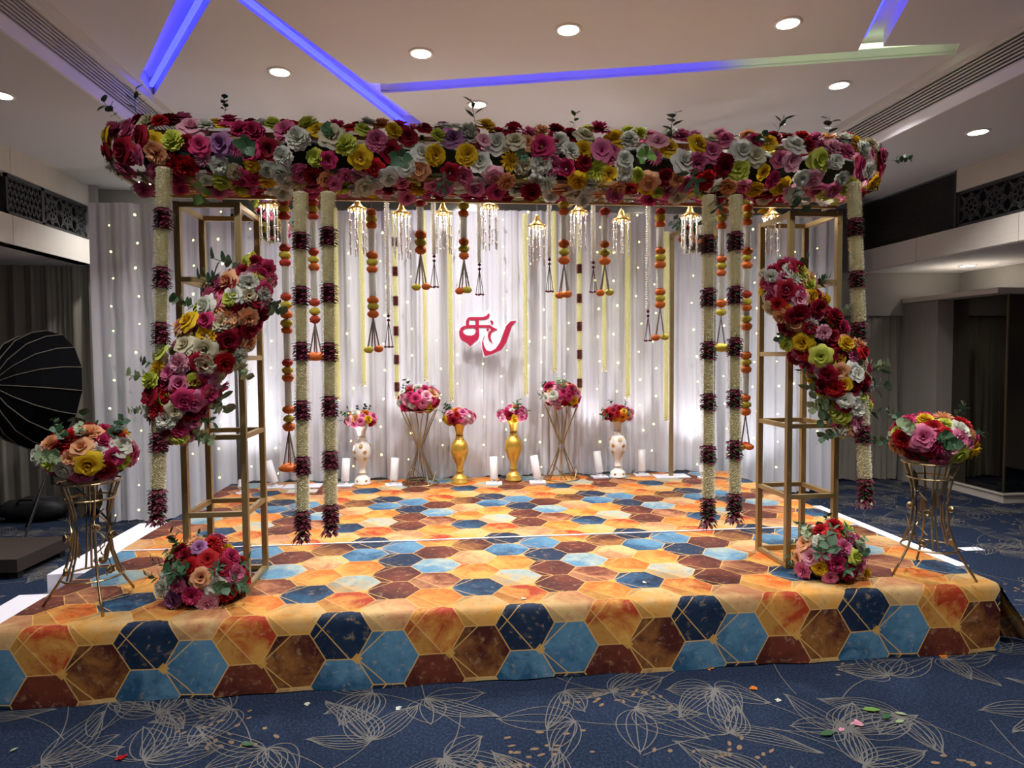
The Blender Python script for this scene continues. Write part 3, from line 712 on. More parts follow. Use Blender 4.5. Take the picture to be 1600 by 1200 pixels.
# flower clusters on the side beams
for lab, c, rd, n, sd in (('flower cluster on left side beam high behind the tower', (-1.26,4.2,2.52), (.10,.30,.12), 22, 31), ('flower cluster halfway back on left side beam', (-1.25,5.0,2.48), (.10,.22,.14), 16, 32),
                          ('flower cluster hanging under right side beam near the rear pole', (2.06,5.2,2.46), (.12,.24,.14), 20, 33), ('flower cluster on right side beam just behind the tower', (2.06,4.2,2.52), (.10,.26,.10), 18, 34)):
    bouquet('beam_flower_cluster', lab, c, rd, .05, sd, n=n, zmin=-.9, sprigs=6, spl=.14)

# ------------------------------------------------------------------ garlands
def fluff_mesh(name, mats, R, L, rings, per, seed, plen, pw, droop=.3, mixn=0):
    r = random.Random(seed); b = MB(); b.tube([(0, 0, 0), (0, 0, -L)], R*.72, 8)
    for i in range(rings):
        z = -L*(i+.5)/rings
        for k in range(per):
            a = 2*PI*(k+.5*(i % 2)+r.uniform(-.2, .2))/per; ca, sa = math.cos(a), math.sin(a); l = plen*r.uniform(.75, 1.25); w = pw*r.uniform(.7, 1.2)
            dz = -droop*l*r.uniform(.2, 1.4); r0 = R*.6; tx = (-sa, ca)
            b.mi = 0 if r.random() > mixn else 1
            b.add([(ca*r0, sa*r0, z), (ca*(r0+l*.6)+tx[0]*w, sa*(r0+l*.6)+tx[1]*w, z+dz*.5+.002), (ca*(r0+l), sa*(r0+l), z+dz), (ca*(r0+l*.6)-tx[0]*w, sa*(r0+l*.6)-tx[1]*w, z+dz*.5)], [(0,1,2,3)])
    return b.mesh(name, mats)
JL, BL = .20, .10
jas_me = fluff_mesh('jasmine_section', M['jas'], .033, JL, 28, 15, 1, .017, .006, .15)
band_me = fluff_mesh('rose_petal_band', [M['rosep'], M['gleaf']], .034, BL, 10, 13, 2, .024, .010, .5, .28)
tas_me = fluff_mesh('petal_tassel', [M['rosep'], M['jas']], .022, .05, 4, 7, 3, .034, .010, .9, .35)
def big_garland(label, xt, yt, xb, yb, bands, Y=3.08):
    top = oy(xt, yt, Y); t = thing('jasmine_garland', label, 'garland', top, 'jasmine garlands hanging from the flower beam')
    def Pz(y): q = (y-yt)/(yb-yt); return oy(xt+(xb-xt)*q, y, Y)-top
    prev = yt
    def sec(me, L, ya, yb_, nm):
        p, q = Pz(ya), Pz(yb_); d = q-p; s = d.length/L
        inst(nm, me, t, p, (-(d)).to_track_quat('Z', 'Y').to_euler(), (1, 1, s))
    for a, c in bands:
        sec(jas_me, JL, prev, a, 'jasmine_section'); sec(band_me, BL, a, c, 'rose_petal_band'); prev = c
    if yb-prev > 6: sec(jas_me, JL, prev, yb-4, 'jasmine_section')
    inst('petal_tassel', tas_me, t, Pz(max(prev, yb-4)))
    for k in range(5):
        a = k*2*PI/5; inst('petal_tip', petal_tip, t, Pz(yb)+Vector((.02*math.cos(a), .02*math.sin(a), -.025)))
b = MB(); b.lathe([(.002, -.016), (.012, -.006), (.010, .006), (.002, .014)], 6); petal_tip = b.mesh('petal_tip', M['petal_crimson'] if 'petal_crimson' in M else M['rosep'], True)
big_garland('outermost left jasmine garland with dark petal bands, leaning outward', 257, 262, 245, 800, [(325,358), (417,450), (503,537), (590,620), (675,705), (763,800)])
big_garland('jasmine garland with dark petal bands, left one of the inner left pair', 470, 300, 472, 830, [(363,390), (447,476), (534,563), (625,655), (712,740), (797,827)])
big_garland('jasmine garland with dark petal bands, right one of the inner left pair', 513, 300, 516, 818, [(355,384), (443,473), (535,564), (618,650), (703,732), (787,817)])
big_garland('jasmine garland with dark petal bands, left one of the inner right pair', 1108, 305, 1106, 805, [(367,396), (450,479), (533,561), (614,640), (695,722), (777,805)])
big_garland('jasmine garland with dark petal bands, right one of the inner right pair', 1150, 305, 1147, 798, [(362,392), (447,475), (527,556), (608,636), (687,716), (770,798)])
big_garland('outermost right jasmine garland with dark petal bands, leaning outward', 1334, 285, 1352, 775, [(341,369), (423,449), (503,531), (585,612), (664,691), (747,775)])

# marigold strings
def ball(m, seed, n=9):
    r = random.Random(seed); b = MB(); k = 12
    V = []; Fc = []
    for i in range(n+1):
        ph = PI*i/n
        for j in range(k):
            a = 2*PI*j/k+(.26 if i % 2 else 0); q = 1+(.10 if (i+j) % 2 else -.06)*math.sin(ph)+r.uniform(-.05, .05)
            V.append((q*math.sin(ph)*math.cos(a), q*math.sin(ph)*math.sin(a), .78*q*math.cos(ph)))
    for i in range(n):
        for j in range(k): Fc.append((i*k+j, i*k+(j+1) % k, (i+1)*k+(j+1) % k, (i+1)*k+j))
    b.add(V, Fc); return b.mesh('marigold', m, True)
BALL = {'o': ball(M['mori'], 1), 'y': ball(M['mary'], 2), 'r': ball(M['mred'], 3)}
tube_me = fluff_mesh('bead_section', M['pearl'], .0235, .15, 22, 12, 8, .007, .004, .2)
b = MB()
for k in range(4): a = k*PI/2+.4; b.tube([(0, 0, 0), (.34*math.cos(a), .34*math.sin(a), -1)], .045, 4)
for q in (.35, .6, .8):
    for k in range(4): a = k*PI/2+.4; b.lathe([(.02, -.02), (.06, 0), (.02, .02)], 5, (.34*q*math.cos(a), .34*q*math.sin(a), -q))
cords_me = b.mesh('tassel_cords', M['cord2'])
def marigold(label, x, yt, seq, ys, yc, end, Y=3.47, r=.028):
    """seq: list of (pixel y, colour); white bead tubes fill the long gaps; cords from ys to yc; end: 'oval colour' or cluster"""
    top = oy(x, yt, Y); t = thing('marigold_string', label, 'garland', top, 'marigold and bead strings under the flower beam')
    k = (oy(x, yt+1, Y)-top).z      # metres per pixel, negative
    zz = lambda y: (y-yt)*k
    b = MB(); b.tube([(0, 0, .02), (0, 0, zz(ys))], .0025, 4); b.build('string', M['cord2'], t)
    prev = yt
    for y, c in seq:
        if y-prev > 17:
            a, e = zz(prev+5.5 if prev > yt else prev), zz(y-6); inst('bead_section', tube_me, t, (0, 0, a), None, (1, 1, (a-e)/.15))
        inst('marigold', BALL[c], t, (0, 0, zz(y)), (0, 0, y), r*R_.uniform(.92, 1.08)); prev = y
    inst('tassel_cords', cords_me, t, (0, 0, zz(ys)), None, (.09, .09, zz(ys)-zz(yc)))
    if end[0] == 'O':
        o = inst('marigold_disc', BALL[end[1]], t, (0, 0, zz(yc)-.012), None, (.052, .052, .03))
    else:
        for i, c in enumerate(end[1:]):
            a = PI*.9-i*2*PI/len(end[1:])*1.0+.2; inst('marigold', BALL[c], t, (.026*math.cos(a), .022*math.sin(a)*(-1), zz(yc)-.012+.004*i), None, .0235)
def tri(*a): return [(y, 'oyo'[i % 3]) for i, y in enumerate(a)]
marigold('marigold string nearest to the left tower, reaching almost to the stage', 443, 300, [(316,'r'), (327,'y'), (338,'r'), (388,'r'), (399,'y'), (411,'r'), (465,'r'), (478,'y'), (493,'o'), (507,'y'), (518,'o'), (570,'r'), (582,'y'), (594,'o'), (645,'o'), (660,'y'), (673,'o')], 680, 735, 'Oo')
marigold('marigold string hanging between the two inner left jasmine garlands', 488, 302, [(316,'r'), (327,'y'), (338,'r'), (394,'r'), (406,'y'), (418,'o'), (474,'r'), (488,'y'), (501,'r')], 508, 556, 'Oo')
marigold('marigold string right of the inner left garlands with three orange yellow bands', 580, 318, tri(332,342,352)+tri(399,410,421)+tri(470,480,492), 498, 545, 'Cyo')
marigold('short marigold string above the left gold wire stand', 656, 303, [(318,'r')]+tri(367,379,391), 398, 446, 'Cyo')
marigold('short marigold string just above and left of the red sign', 724, 308, [(322,'y'), (334,'o')]+tri(378,389,400), 407, 452, 'Coyo')
marigold('short marigold string above the right gold wire stand', 881, 308, [(320,'y'), (331,'o')]+tri(381,394,407), 413, 459, 'Cooy')
marigold('short marigold string beside the right short bead string', 945, 318, [(331,'r')]+tri(382,395,408), 414, 455, 'Coy')
marigold('marigold string ending beside the top of the rear pole', 1032, 318, [(331,'r'), (340,'y'), (350,'o')]+tri(392,403,414)+tri(457,467,477), 483, 526, 'Coy')
marigold('marigold string hanging between the two inner right jasmine garlands', 1128, 318, tri(330,341,353)+tri(405,416,427)+[(475,'o'), (489,'y')], 498, 542, 'Oy')
marigold('long marigold string right of the inner right jasmine garlands', 1168, 312, tri(325,336,347)+tri(393,403,415)+[(461,'r'), (473,'y'), (482,'o'), (500,'y'), (512,'o')]+tri(558,569,580)+tri(626,637,648), 654, 702, 'Cyor')
# pearl bead strings with thin maroon tassels
pe_me = fluff_mesh('pearl_section', M['pearl'], .013, .3, 44, 9, 12, .008, .004, .1)
b = MB()
for k in range(4):
    a = k*PI/2+.2; e = (.35*math.cos(a), .35*math.sin(a), -1); b.tube([(0, 0, 0), e], .03, 4)
thin_me = b.mesh('thin_cords', M['cord'])
b = MB()
for k in range(4):
    a = k*PI/2+.2; b.lathe([(.02, -.35), (.42, -.1), (.42, .1), (.02, .3)], 6, (.9*math.cos(a), .9*math.sin(a), 0))
budtip = b.mesh('bud_cluster', M['rosep'], True)
b = MB(); b.lathe([(.002, -.01), (.011, 0), (.002, .01)], 7); knot_me = b.mesh('bud_knot', M['rosep'], True)
def pearls(label, x, yt, y1, y2, y3, Y=3.56):
    top = oy(x, yt, Y); t = thing('pearl_string', label, 'garland', top, 'thin pearl strings under the flower beam'); k = (oy(x, yt+1, Y)-top).z
    zz = lambda y: (y-yt)*k
    inst('pearl_section', pe_me, t, (0, 0, 0), None, (1, 1, -zz(y1)/.3))
    inst('bud_knot', knot_me, t, (0, 0, zz(y1+3))); inst('bud_knot', knot_me, t, (0, 0, zz(y1+10)))
    inst('tassel_cords', thin_me, t, (0, 0, zz(y1+11)), None, (.06, .06, zz(y1+11)-zz(y2))); inst('bud_cluster', budtip, t, (0, 0, zz(y2)-.004), None, .020)
pearls('thin pearl string left of the first red banded cream garland', 604, 312, 492, 543, 0)
pearls('thin short pearl string above the left gold wire stand', 677, 303, 398, 448, 0)
pearls('thin short pearl string directly above the red sign', 748, 303, 411, 460, 0)
pearls('thin pearl string right of the lowest hanging chandelier', 858, 305, 403, 455, 0)
pearls('thin pearl string left of the short marigold string by the right chandelier', 927, 305, 408, 456, 0)
pearls('thin long pearl string left of the rear pole', 1013, 318, 485, 533, 0)

# crystal chandeliers
b = MB(); b.lathe([(.003, .0), (.010, -.008), (.020, -.035), (.034, -.052), (.052, -.060), (.054, -.068), (.040, -.066)], 16); cone_me = b.mesh('gold_cone', M['cgold'], True)
b = MB()
for z in [0, -.055, -.062, -.12, -.127, -.134, -.19, -.197]:
    b.lathe([(.0008, -.008), (.0075, 0), (.0008, .008)], 6, (0, 0, z-.006))
for z0, z1 in ((-.014, -.052), (-.072, -.115), (-.143, -.187), (-.205, -.235)): b.tube([(0, 0, z0), (0, 0, z1)], .0034, 5)
strand_me = b.mesh('crystal_strand', M['crystal'])
b = MB(); b.tube([(0, 0, 0), (0, 0, .2)], .0012, 4); hang_me = b.mesh('hanging_wire', M['wire'])
b = MB(); b.lathe([(.0005, -.006), (.006, 0), (.0005, .006)], 6)
for k in range(16): a = k*PI/8; b.lathe([(.0008, -.007), (.0055, 0), (.0008, .007)], 5, (.05*math.cos(a), .05*math.sin(a), -.004))
drop_me = b.mesh('crystal_ring', M['crystal'])
def chandelier(label, x, y, y1, Y=3.62):
    top = oy(x, y, Y); t = thing('crystal_chandelier', label, 'chandelier', top, 'small crystal chandeliers under the flower beam')
    k = -(oy(x, y+1, Y)-top).z; L = (y1-y)*k; s = max(.7, (L-.068)/.235)
    inst('gold_cone', cone_me, t); inst('hanging_wire', hang_me, t, (0, 0, 0), None, (1, 1, max(.05, (2.60-top.z)/.2)))
    tag(inst('crystal_ring', drop_me, t, (0, 0, -.068)), kind='stuff')
    for k in range(7): a = k*2*PI/7+.2; inst('crystal_strand', strand_me, t, (.044*math.cos(a), .044*math.sin(a), -.068), None, (1, 1, s*(.85 if k % 2 else 1)))
    inst('crystal_strand', strand_me, t, (0, 0, -.06), None, (1, 1, s*1.05))
    L = bpy.data.lights.new('chandelier_led', 'POINT'); L.energy = .42; L.shadow_soft_size = .012; L.color = (1, .95, .84)
    o = bpy.data.objects.new('chandelier_led', L); C.objects.link(o); o.parent = t; o.location = (0, 0, -.085)
for x, y, y1, lab in ((419,302,384,'small crystal chandelier beside the left tower top'), (558,308,400,'small crystal chandelier right of the inner left garlands'), (627,316,405,'small crystal chandelier left of the short left marigold string'),
        (692,315,398,'small crystal chandelier left of the marigold string near the sign'), (764,305,391,'small crystal chandelier above right side of the red sign'), (839,335,416,'lowest hanging small crystal chandelier with dark gold cone'),
        (904,314,395,'small crystal chandelier in front of the right red banded garland'), (971,326,404,'small crystal chandelier between right marigold strings'), (1078,320,396,'small crystal chandelier left of the inner right garlands'), (1206,320,402,'small crystal chandelier beside the right tower top')):
    chandelier(lab, x, y, y1)

# ------------------------------------------------------------------ cream garlands on the backdrop
yg_me = fluff_mesh('cream_petals', M['ysp'], .022, .3, 46, 10, 21, .012, .005, .2)
rb_me = fluff_mesh('red_petal_band', M['petal_crimson'] if 'petal_crimson' in M else M['mred'], .030, .085, 10, 11, 22, .014, .007, .3)
tipw = fluff_mesh('white_tip', M['jas'], .022, .03, 3, 8, 23, .02, .008, .6)
def wall_garland(label, x, yt, yb, Y=5.98, red=None, s=1.0):
    p = oy(x, yt, Y); q = oy(x, yb, Y); L = p.z-q.z; t = thing('cream_garland', label, 'garland', p, 'cream garlands pinned along the white backdrop')
    n = max(1, round(L/.3))
    for i in range(n): inst('cream_petals', yg_me, t, (0, 0, -L*i/n), None, (s, s, L/n/.3))
    if red:
        k = L/(yb-yt)
        for y in red: inst('red_petal_band', rb_me, t, (0, 0, -(y-yt)*k+.035))
    inst('white_tip', tipw, t, (0, 0, -L))
for x, yt, yb, red, s, lab in ((522,325,620,None,1.35,'cream garland on the backdrop beside the inner left jasmine pair'), (564,328,598,None,1.1,'cream garland on the backdrop behind the left chandeliers'),
        (616,330,618,(376,422,468,515,560,603),1.1,'cream garland with red petal bands at left of the backdrop'), (662,330,590,None,.9,'cream garland on the backdrop behind the left wire stand bouquet'), (702,330,622,None,1.15,'cream garland on the backdrop just left of the red sign'),
        (820,334,613,None,1.15,'cream garland on the backdrop just right of the red sign'), (866,330,577,None,1.0,'cream garland on the backdrop above the right wire stand bouquet'), (905,332,612,(418,464,508,552,597),1.15,'cream garland with red petal bands at right of the backdrop'),
        (944,333,575,None,1.0,'cream garland on the backdrop behind the right short marigold string'), (981,333,617,None,1.2,'cream garland on backdrop above the right white vase')):
    wall_garland(lab, x, yt, yb, 5.98, red, s)
wall_garland('cream garland hanging against the dark rear pole', 1042, 362, 652, 5.78, None, 1.15)

# fairy light strings on the curtains
b = MB(); b.lathe([(.002, -.013), (.011, -.004), (.011, .005), (.002, .013)], 8); bulb_me = b.mesh('bulb', M['bulb'], True)
r = random.Random(77); i = 0
cols = [(172,178,340,820,6.08), (212,221,335,800,6.08), (299,300,330,740,6.08), (345,345,330,770,6.08), (388,392,350,740,6.07), (418,430,400,740,6.07), (545,549,345,735,6.07), (598,600,360,730,6.07), (640,642,390,720,6.07), (684,690,520,730,6.07), (716,716,340,730,6.07), (757,752,480,730,6.07), (785,790,340,730,6.07),
        (826,822,330,700,6.07), (850,846,480,740,6.07), (888,884,500,620,6.07), (935,933,350,730,6.07), (960,962,380,700,6.07), (993,1005,330,720,6.07), (1020,1022,440,720,6.07), (1084,1090,380,740,6.07), (1135,1135,420,750,6.07), (1178,1180,350,735,6.08), (1216,1216,345,760,6.30), (1240,1240,340,620,6.30), (1278,1274,345,700,6.30)]
ordw = ['leftmost', 'second from left', 'third from left', 'fourth from left', 'fifth from left', 'sixth from left', 'seventh from left', 'eighth from left', 'ninth from left', 'tenth from left', 'eleventh from left', 'twelfth from left', 'thirteenth from left',
        'thirteenth from right', 'twelfth from right', 'eleventh from right', 'tenth from right', 'ninth from right', 'eighth from right', 'seventh from right', 'sixth from right', 'fifth from right', 'fourth from right', 'third from right', 'second from right', 'rightmost']
for (xa, xb, ya, yb, Y), w in zip(cols, ordw):
    p = oy(xa, ya, Y); t = thing('fairy_light_string', 'string of warm fairy lights on the white backdrop, '+w, 'string lights', p, 'fairy light strings on the white backdrop')
    P = [Vector((0, 0, 0))]; y = ya+r.uniform(0, 15)
    while y < yb:
        q = (y-ya)/(yb-ya); s = oy(xa+(xb-xa)*q+r.uniform(-5, 5), y, Y)-p; P.append(s)
        inst('bulb', bulb_me, t, s, (r.uniform(-.4, .4), r.uniform(-1, 1), 0), r.uniform(.65, 1.0)); y += r.uniform(38, 45)
    b = MB(); b.tube(P, .0012, 3); b.build('wire', M['wire'], t)

# ------------------------------------------------------------------ monogram sign
sg = thing('monogram_sign', 'white backed sign with two crimson calligraphic letters and a bird, on the backdrop', 'sign', oy(761, 520, 6.0))
o0 = sg.location.copy(); k = (oy(762, 520, 6.0)-oy(761, 520, 6.0)).x
def SP(dy): return lambda x, y, z: ((x/10+680-761)*k, -z+dy, -(y/10+460-520)*k)
back = [(372,650),(358,575),(395,505),(470,462),(468,400),(500,330),(570,308),(720,322),(790,280),(850,225),(892,290),(905,360),(950,415),(965,480),(1030,540),(1052,560),(1095,480),(1180,405),(1275,395),(1288,430),(1225,490),(1175,600),(1140,735),(1060,860),(930,940),(780,985),(752,980),(712,830),(712,745),(700,715),(640,765),(547,835),(480,775),(390,725)]
b = MB(); b.prism([back], SP(0), .012); b.build('backing_board', M['logow'], sg)
def smooth_loop(P, it=2):
    for _ in range(it):
        Q = []
        for i in range(len(P)):
            a, c = P[i], P[(i+1) % len(P)]
            Q += [(.75*a[0]+.25*c[0], .75*a[1]+.25*c[1]), (.25*a[0]+.75*c[0], .25*a[1]+.75*c[1])]
        P = Q
    return P
lt = [(482,488),(482,420),(505,372),(550,355),(740,356),(800,338),(830,300),(852,310),(845,362),(790,392),(682,402),(682,482),(860,482),(890,508),(970,550),(915,572),(880,592),(862,640),(866,690),(892,768),(840,715),(818,650),(832,592),(868,560),(868,532),(830,518),(682,518),(687,640),(664,700),(600,752),(546,812),(490,752),(412,710),(380,650),(374,580),(400,520),(450,492)]
h1 = [(532,400),(626,400),(630,480),(530,480)]; h2 = [(430,570),(462,528),(632,520),(632,600),(590,642),(500,642),(446,610)]
b = MB(); b.prism([lt, h1, smooth_loop(h2, 1)], SP(-.012), .006); b.prism([smooth_loop([(852,403),(895,412),(914,446),(882,482),(876,450)], 1)], SP(-.012), .006)
b.prism([[(820+20*math.cos(a*PI/6), 548+20*math.sin(a*PI/6)) for a in range(12)]], SP(-.012), .006)
b.build('first_letter', M['logor'], sg)
b = MB(); b.prism([[(770,640),(742,700),(728,760),(732,840),(768,962),(900,926),(1030,860),(1105,755),(1150,625),(1198,495),(1268,412),(1180,422),(1108,492),(1058,620),(1010,750),(940,848),(862,890),(795,872),(757,800),(746,725)]], SP(-.012), .006); b.build('second_letter', M['logor'], sg)

# ------------------------------------------------------------------ vases and stands on the stage
HP = [('crimson', 4), ('red', 9), ('magenta', 12), ('pink', 14), ('blush', 10), ('yellow', 4), ('peach', 4), ('white', 5), ('orange', 2)]
vprof = [(.001,0),(.075,0),(.078,.012),(.066,.02),(.07,.045),(.055,.06),(.034,.075),(.030,.095),(.036,.10),(.030,.108),(.028,.14),(.036,.17),(.060,.22),(.078,.27),(.080,.31),(.074,.345),(.055,.375),(.036,.392),(.034,.42),(.030,.43),(.034,.445),(.040,.48),(.060,.53),(.064,.535),(.058,.53),(.036,.48),(.001,.44)]
def vase(x, y, h, m, rings, spots, label):
    t = thing('vase', label, 'vase', (x, y, S+.005)); s = h/.535
    b = MB(); b.lathe([(a*1.0, z*s) for a, z in vprof], 28); b.build('vase_body', m, t, smooth=True)
    for z, rr in ((.055, .058), (.10, .0365), (.388, .040), (.425, .035)):
        b = MB(); b.tube([(rr*math.cos(a*PI/10), rr*math.sin(a*PI/10), z*s) for a in range(20)], .0022, 5, closed=True); b.build('ring_band', rings, t)
    if spots:
        for z, rr, n in ((.235, .067, 4), (.295, .0805, 5), (.352, .073, 4), (.035, .0665, 5)):
            for k in range(n):
                a = 2*PI*k/n+z*9; b = MB()
                R0 = .018 if z > .1 else .012
                sl = .3 if z < .26 else (-.5 if z > .33 else 0)
                d = Vector((math.cos(a), math.sin(a), -sl)).normalized(); q = d.to_track_quat('Z', 'Y').to_matrix(); c = Vector((rr*math.cos(a), rr*math.sin(a), z*s))
                b.add([c+q@Vector((R0*math.cos(j*PI/5), R0*math.sin(j*PI/5), .001)) for j in range(10)]+[c+q@Vector((R0*.8*math.cos(j*PI/5), R0*.8*math.sin(j*PI/5), .004)) for j in range(10)],
                      [tuple(range(10, 20))]+[(j, (j+1) % 10, 10+(j+1) % 10, 10+j) for j in range(10)])
                b.build('gold_spot', M['vspot'], t)
    return t
def vx(px, py, dy=0): p = oz(px, py, S); return p.x, p.y+dy
for px, py, h, m, ring, sp, lab, fl_, sd in ((567,756,.535,M['vwhite'],M['vspot'],True,'tall white vase with gold spots at left of the backdrop','low bouquet of pink and red blooms in the left white vase',51), (719,758,.545,M['goldsh'],M['cord'],False,'left gold vase standing before the backdrop','bouquet of pink and red blooms in the left gold vase',52),
        (804,754,.56,M['goldsh'],M['cord'],False,'right gold vase standing before the backdrop','bouquet of pink and red blooms in the right gold vase',53), (965,746,.55,M['vwhite'],M['vspot'],True,'tall white vase with gold spots at right of the backdrop','low bouquet of pink and red blooms in the right white vase',54)):
    x, y = vx(px, py, .08); y = min(y, 5.9); vase(x, y, h, m, ring, sp, lab)
    bouquet('vase_bouquet', fl_, (x, y, S+h+.045), (.135, .135, .085), .04, sd, n=30, zmin=-.5, pal=HP, sprigs=6, spl=.09, base=(x, y, S+h-.03))
def hourglass(x, y, h, label):
    t = thing('wire_flower_stand', label, 'flower stand', (x, y, S+.005)); b = MB(); b.tube([(.165*math.cos(a*PI/12), .165*math.sin(a*PI/12), .006) for a in range(24)], .006, 6, closed=True); b.build('base_ring', M['golddk'], t)
    for k in range(8):
        a = k*PI/4; tw = .5; b = MB(); P = []
        for i in range(9):
            q = i/8; rr = .014+.15*abs(q-.46)**1.1*2.0 ; aa = a+(q-.46)*tw; rr = min(rr, .165); P.append((rr*math.cos(aa), rr*math.sin(aa), .006+h*q))
        b.tube(P, .005, 6); b.build('leg', M['golddk'], t)
    b = MB(); b.tube([(.13*math.cos(a*PI/12), .13*math.sin(a*PI/12), h) for a in range(24)], .006, 6, closed=True); b.build('top_ring', M['golddk'], t)
    for k in range(3):
        a0 = k*2*PI/3; b = MB(); b.tube([(.14*math.cos(a0+q*.35-.7), .14*math.sin(a0+q*.35-.7), .006+.11*math.sin(PI*q/4)) for q in range(5)], .004, 5); b.build('base_arch', M['golddk'], t)
x, y = vx(657, 754); y = 5.85; hourglass(x, y, .66, 'tall crossing gold wire stand left of the gold vases'); bouquet('stand_bouquet', 'round bouquet of pink, red and yellow on the left crossing wire stand', (x, y, 1.10), (.19, .18, .125), .047, 61, n=46, zmin=-.8, pal=HP+[('yellow', 6), ('white', 6)], sprigs=7, spl=.11)
x, y = vx(877, 748); y = 5.9; hourglass(x, y, .68, 'tall crossing gold wire stand right of the gold vases'); bouquet('stand_bouquet', 'round bouquet of pink and crimson on the right crossing wire stand', (x, y, 1.12), (.175, .17, .13), .047, 62, n=46, zmin=-.8, pal=HP+[('magenta', 9), ('white', 5)], sprigs=7, spl=.12)

# white cylinder uplights
def uplight(px, py, tilt, lean, label, on, watt=UP_W, dy=.08):
    p = oz(px, py, S); t = thing('floor_uplight', label, 'lamp', (p.x, min(p.y+dy, 5.95), S+.005), 'white cylinder uplights on the stage', rz=R_.uniform(-.15, .15))
    b = MB(); b.box((-.072, -.062, 0), (.072, .062, .012)); b.build('base_plate', M['board'], t)
    b = MB(); b.lathe([(.028, .012), (.028, .03), (.012, .034), (.012, .055)], 14); b.build('swivel', M['lampw'], t)
    hd = MB(); hd.lathe([(.034, 0), (.036, .004), (.036, .198), (.032, .200), (.032, .192)], 20); h = hd.build('lamp_head', M['lampw'], t, (0, 0, .045), smooth=True); h.rotation_euler = (tilt*.55, lean, 0)
    f = MB(); f.lathe([(.03, .185), (.03, .187)], 16); e = f.build('lamp_face', M['lampe'], h)
    L = bpy.data.lights.new('uplight_beam', 'SPOT'); L.energy = watt; L.spot_size = math.radians(75); L.spot_blend = .8; L.shadow_soft_size = .03; L.color = (1, .96, 1)
    o = bpy.data.objects.new('uplight_beam', L); C.objects.link(o); o.parent = h; o.location = (0, 0, .205); o.rotation_euler = (PI, 0, 0)
for px, py, tl, ln, lab in ((425,766,-.25,-.30,'white cylinder uplight farthest left, tilted to the left'), (537,763,-.2,.05,'white cylinder uplight left of the left white vase'), (614,762,-.25,.10,'white cylinder uplight right of the left white vase'), (773,760,-.28,-.02,'white cylinder uplight between the two gold vases'),
        (842,758,-.15,-.16,'white cylinder uplight right of the right gold vase'), (940,749,-.2,-.10,'white cylinder uplight left of the right white vase'), (1005,745,.0,.0,'upright white cylinder uplight with glowing top right of the right white vase')):
    uplight(px, py, tl, ln, lab, True)
def spot(name, loc, target, watt, size, label):
    t = thing('small_spotlight', label, 'lamp', loc); b = MB(); b.lathe([(.05, 0), (.05, .01), (.02, .012), (.02, .03)], 14); b.build('base', M['lampw'], t)
    d = (Vector(target)-Vector(loc)).normalized(); b = MB(); b.lathe([(.03, 0), (.034, .005), (.034, .07), (.03, .07), (.03, .06)], 16); h = b.build('lamp_head', M['lampw'], t, (0, 0, .045)); h.rotation_euler = aim(d)
    f = MB(); f.lathe([(.028, .062), (.028, .064)], 14); f.build('lamp_face', M['lampe'], h)
    L = bpy.data.lights.new('spot_beam', 'SPOT'); L.energy = watt; L.spot_size = math.radians(size); L.spot_blend = .9; L.shadow_soft_size = .03; L.color = (.97, .97, 1)
    o = bpy.data.objects.new('spot_beam', L); C.objects.link(o); o.parent = h; o.location = (0, 0, .075); o.rotation_euler = (PI, 0, 0)
spot('s', (3.25, 5.85, .0), (2.9, 6.3, 1.6), 22, 110, 'small white spotlight on the carpet behind the right tower')
spot('s', (-1.72, 5.62, S+.005), (-1.75, 6.2, 1.5), 20, 110, 'small white spotlight on the stage behind the left tower')
spot('s', (2.35, 5.75, S+.005), (2.45, 6.2, 1.6), 14, 100, 'small white spotlight on the stage corner at right rear')
b = MB(); b.box((-.12, -.06, 0), (.12, .06, .012)); o = b.build('beige_plate', M['plinth'], None, (-1.27+.05, 5.6, S+.005)); tag(o, 'thin beige plate lying on the stage at left rear', 'plate')

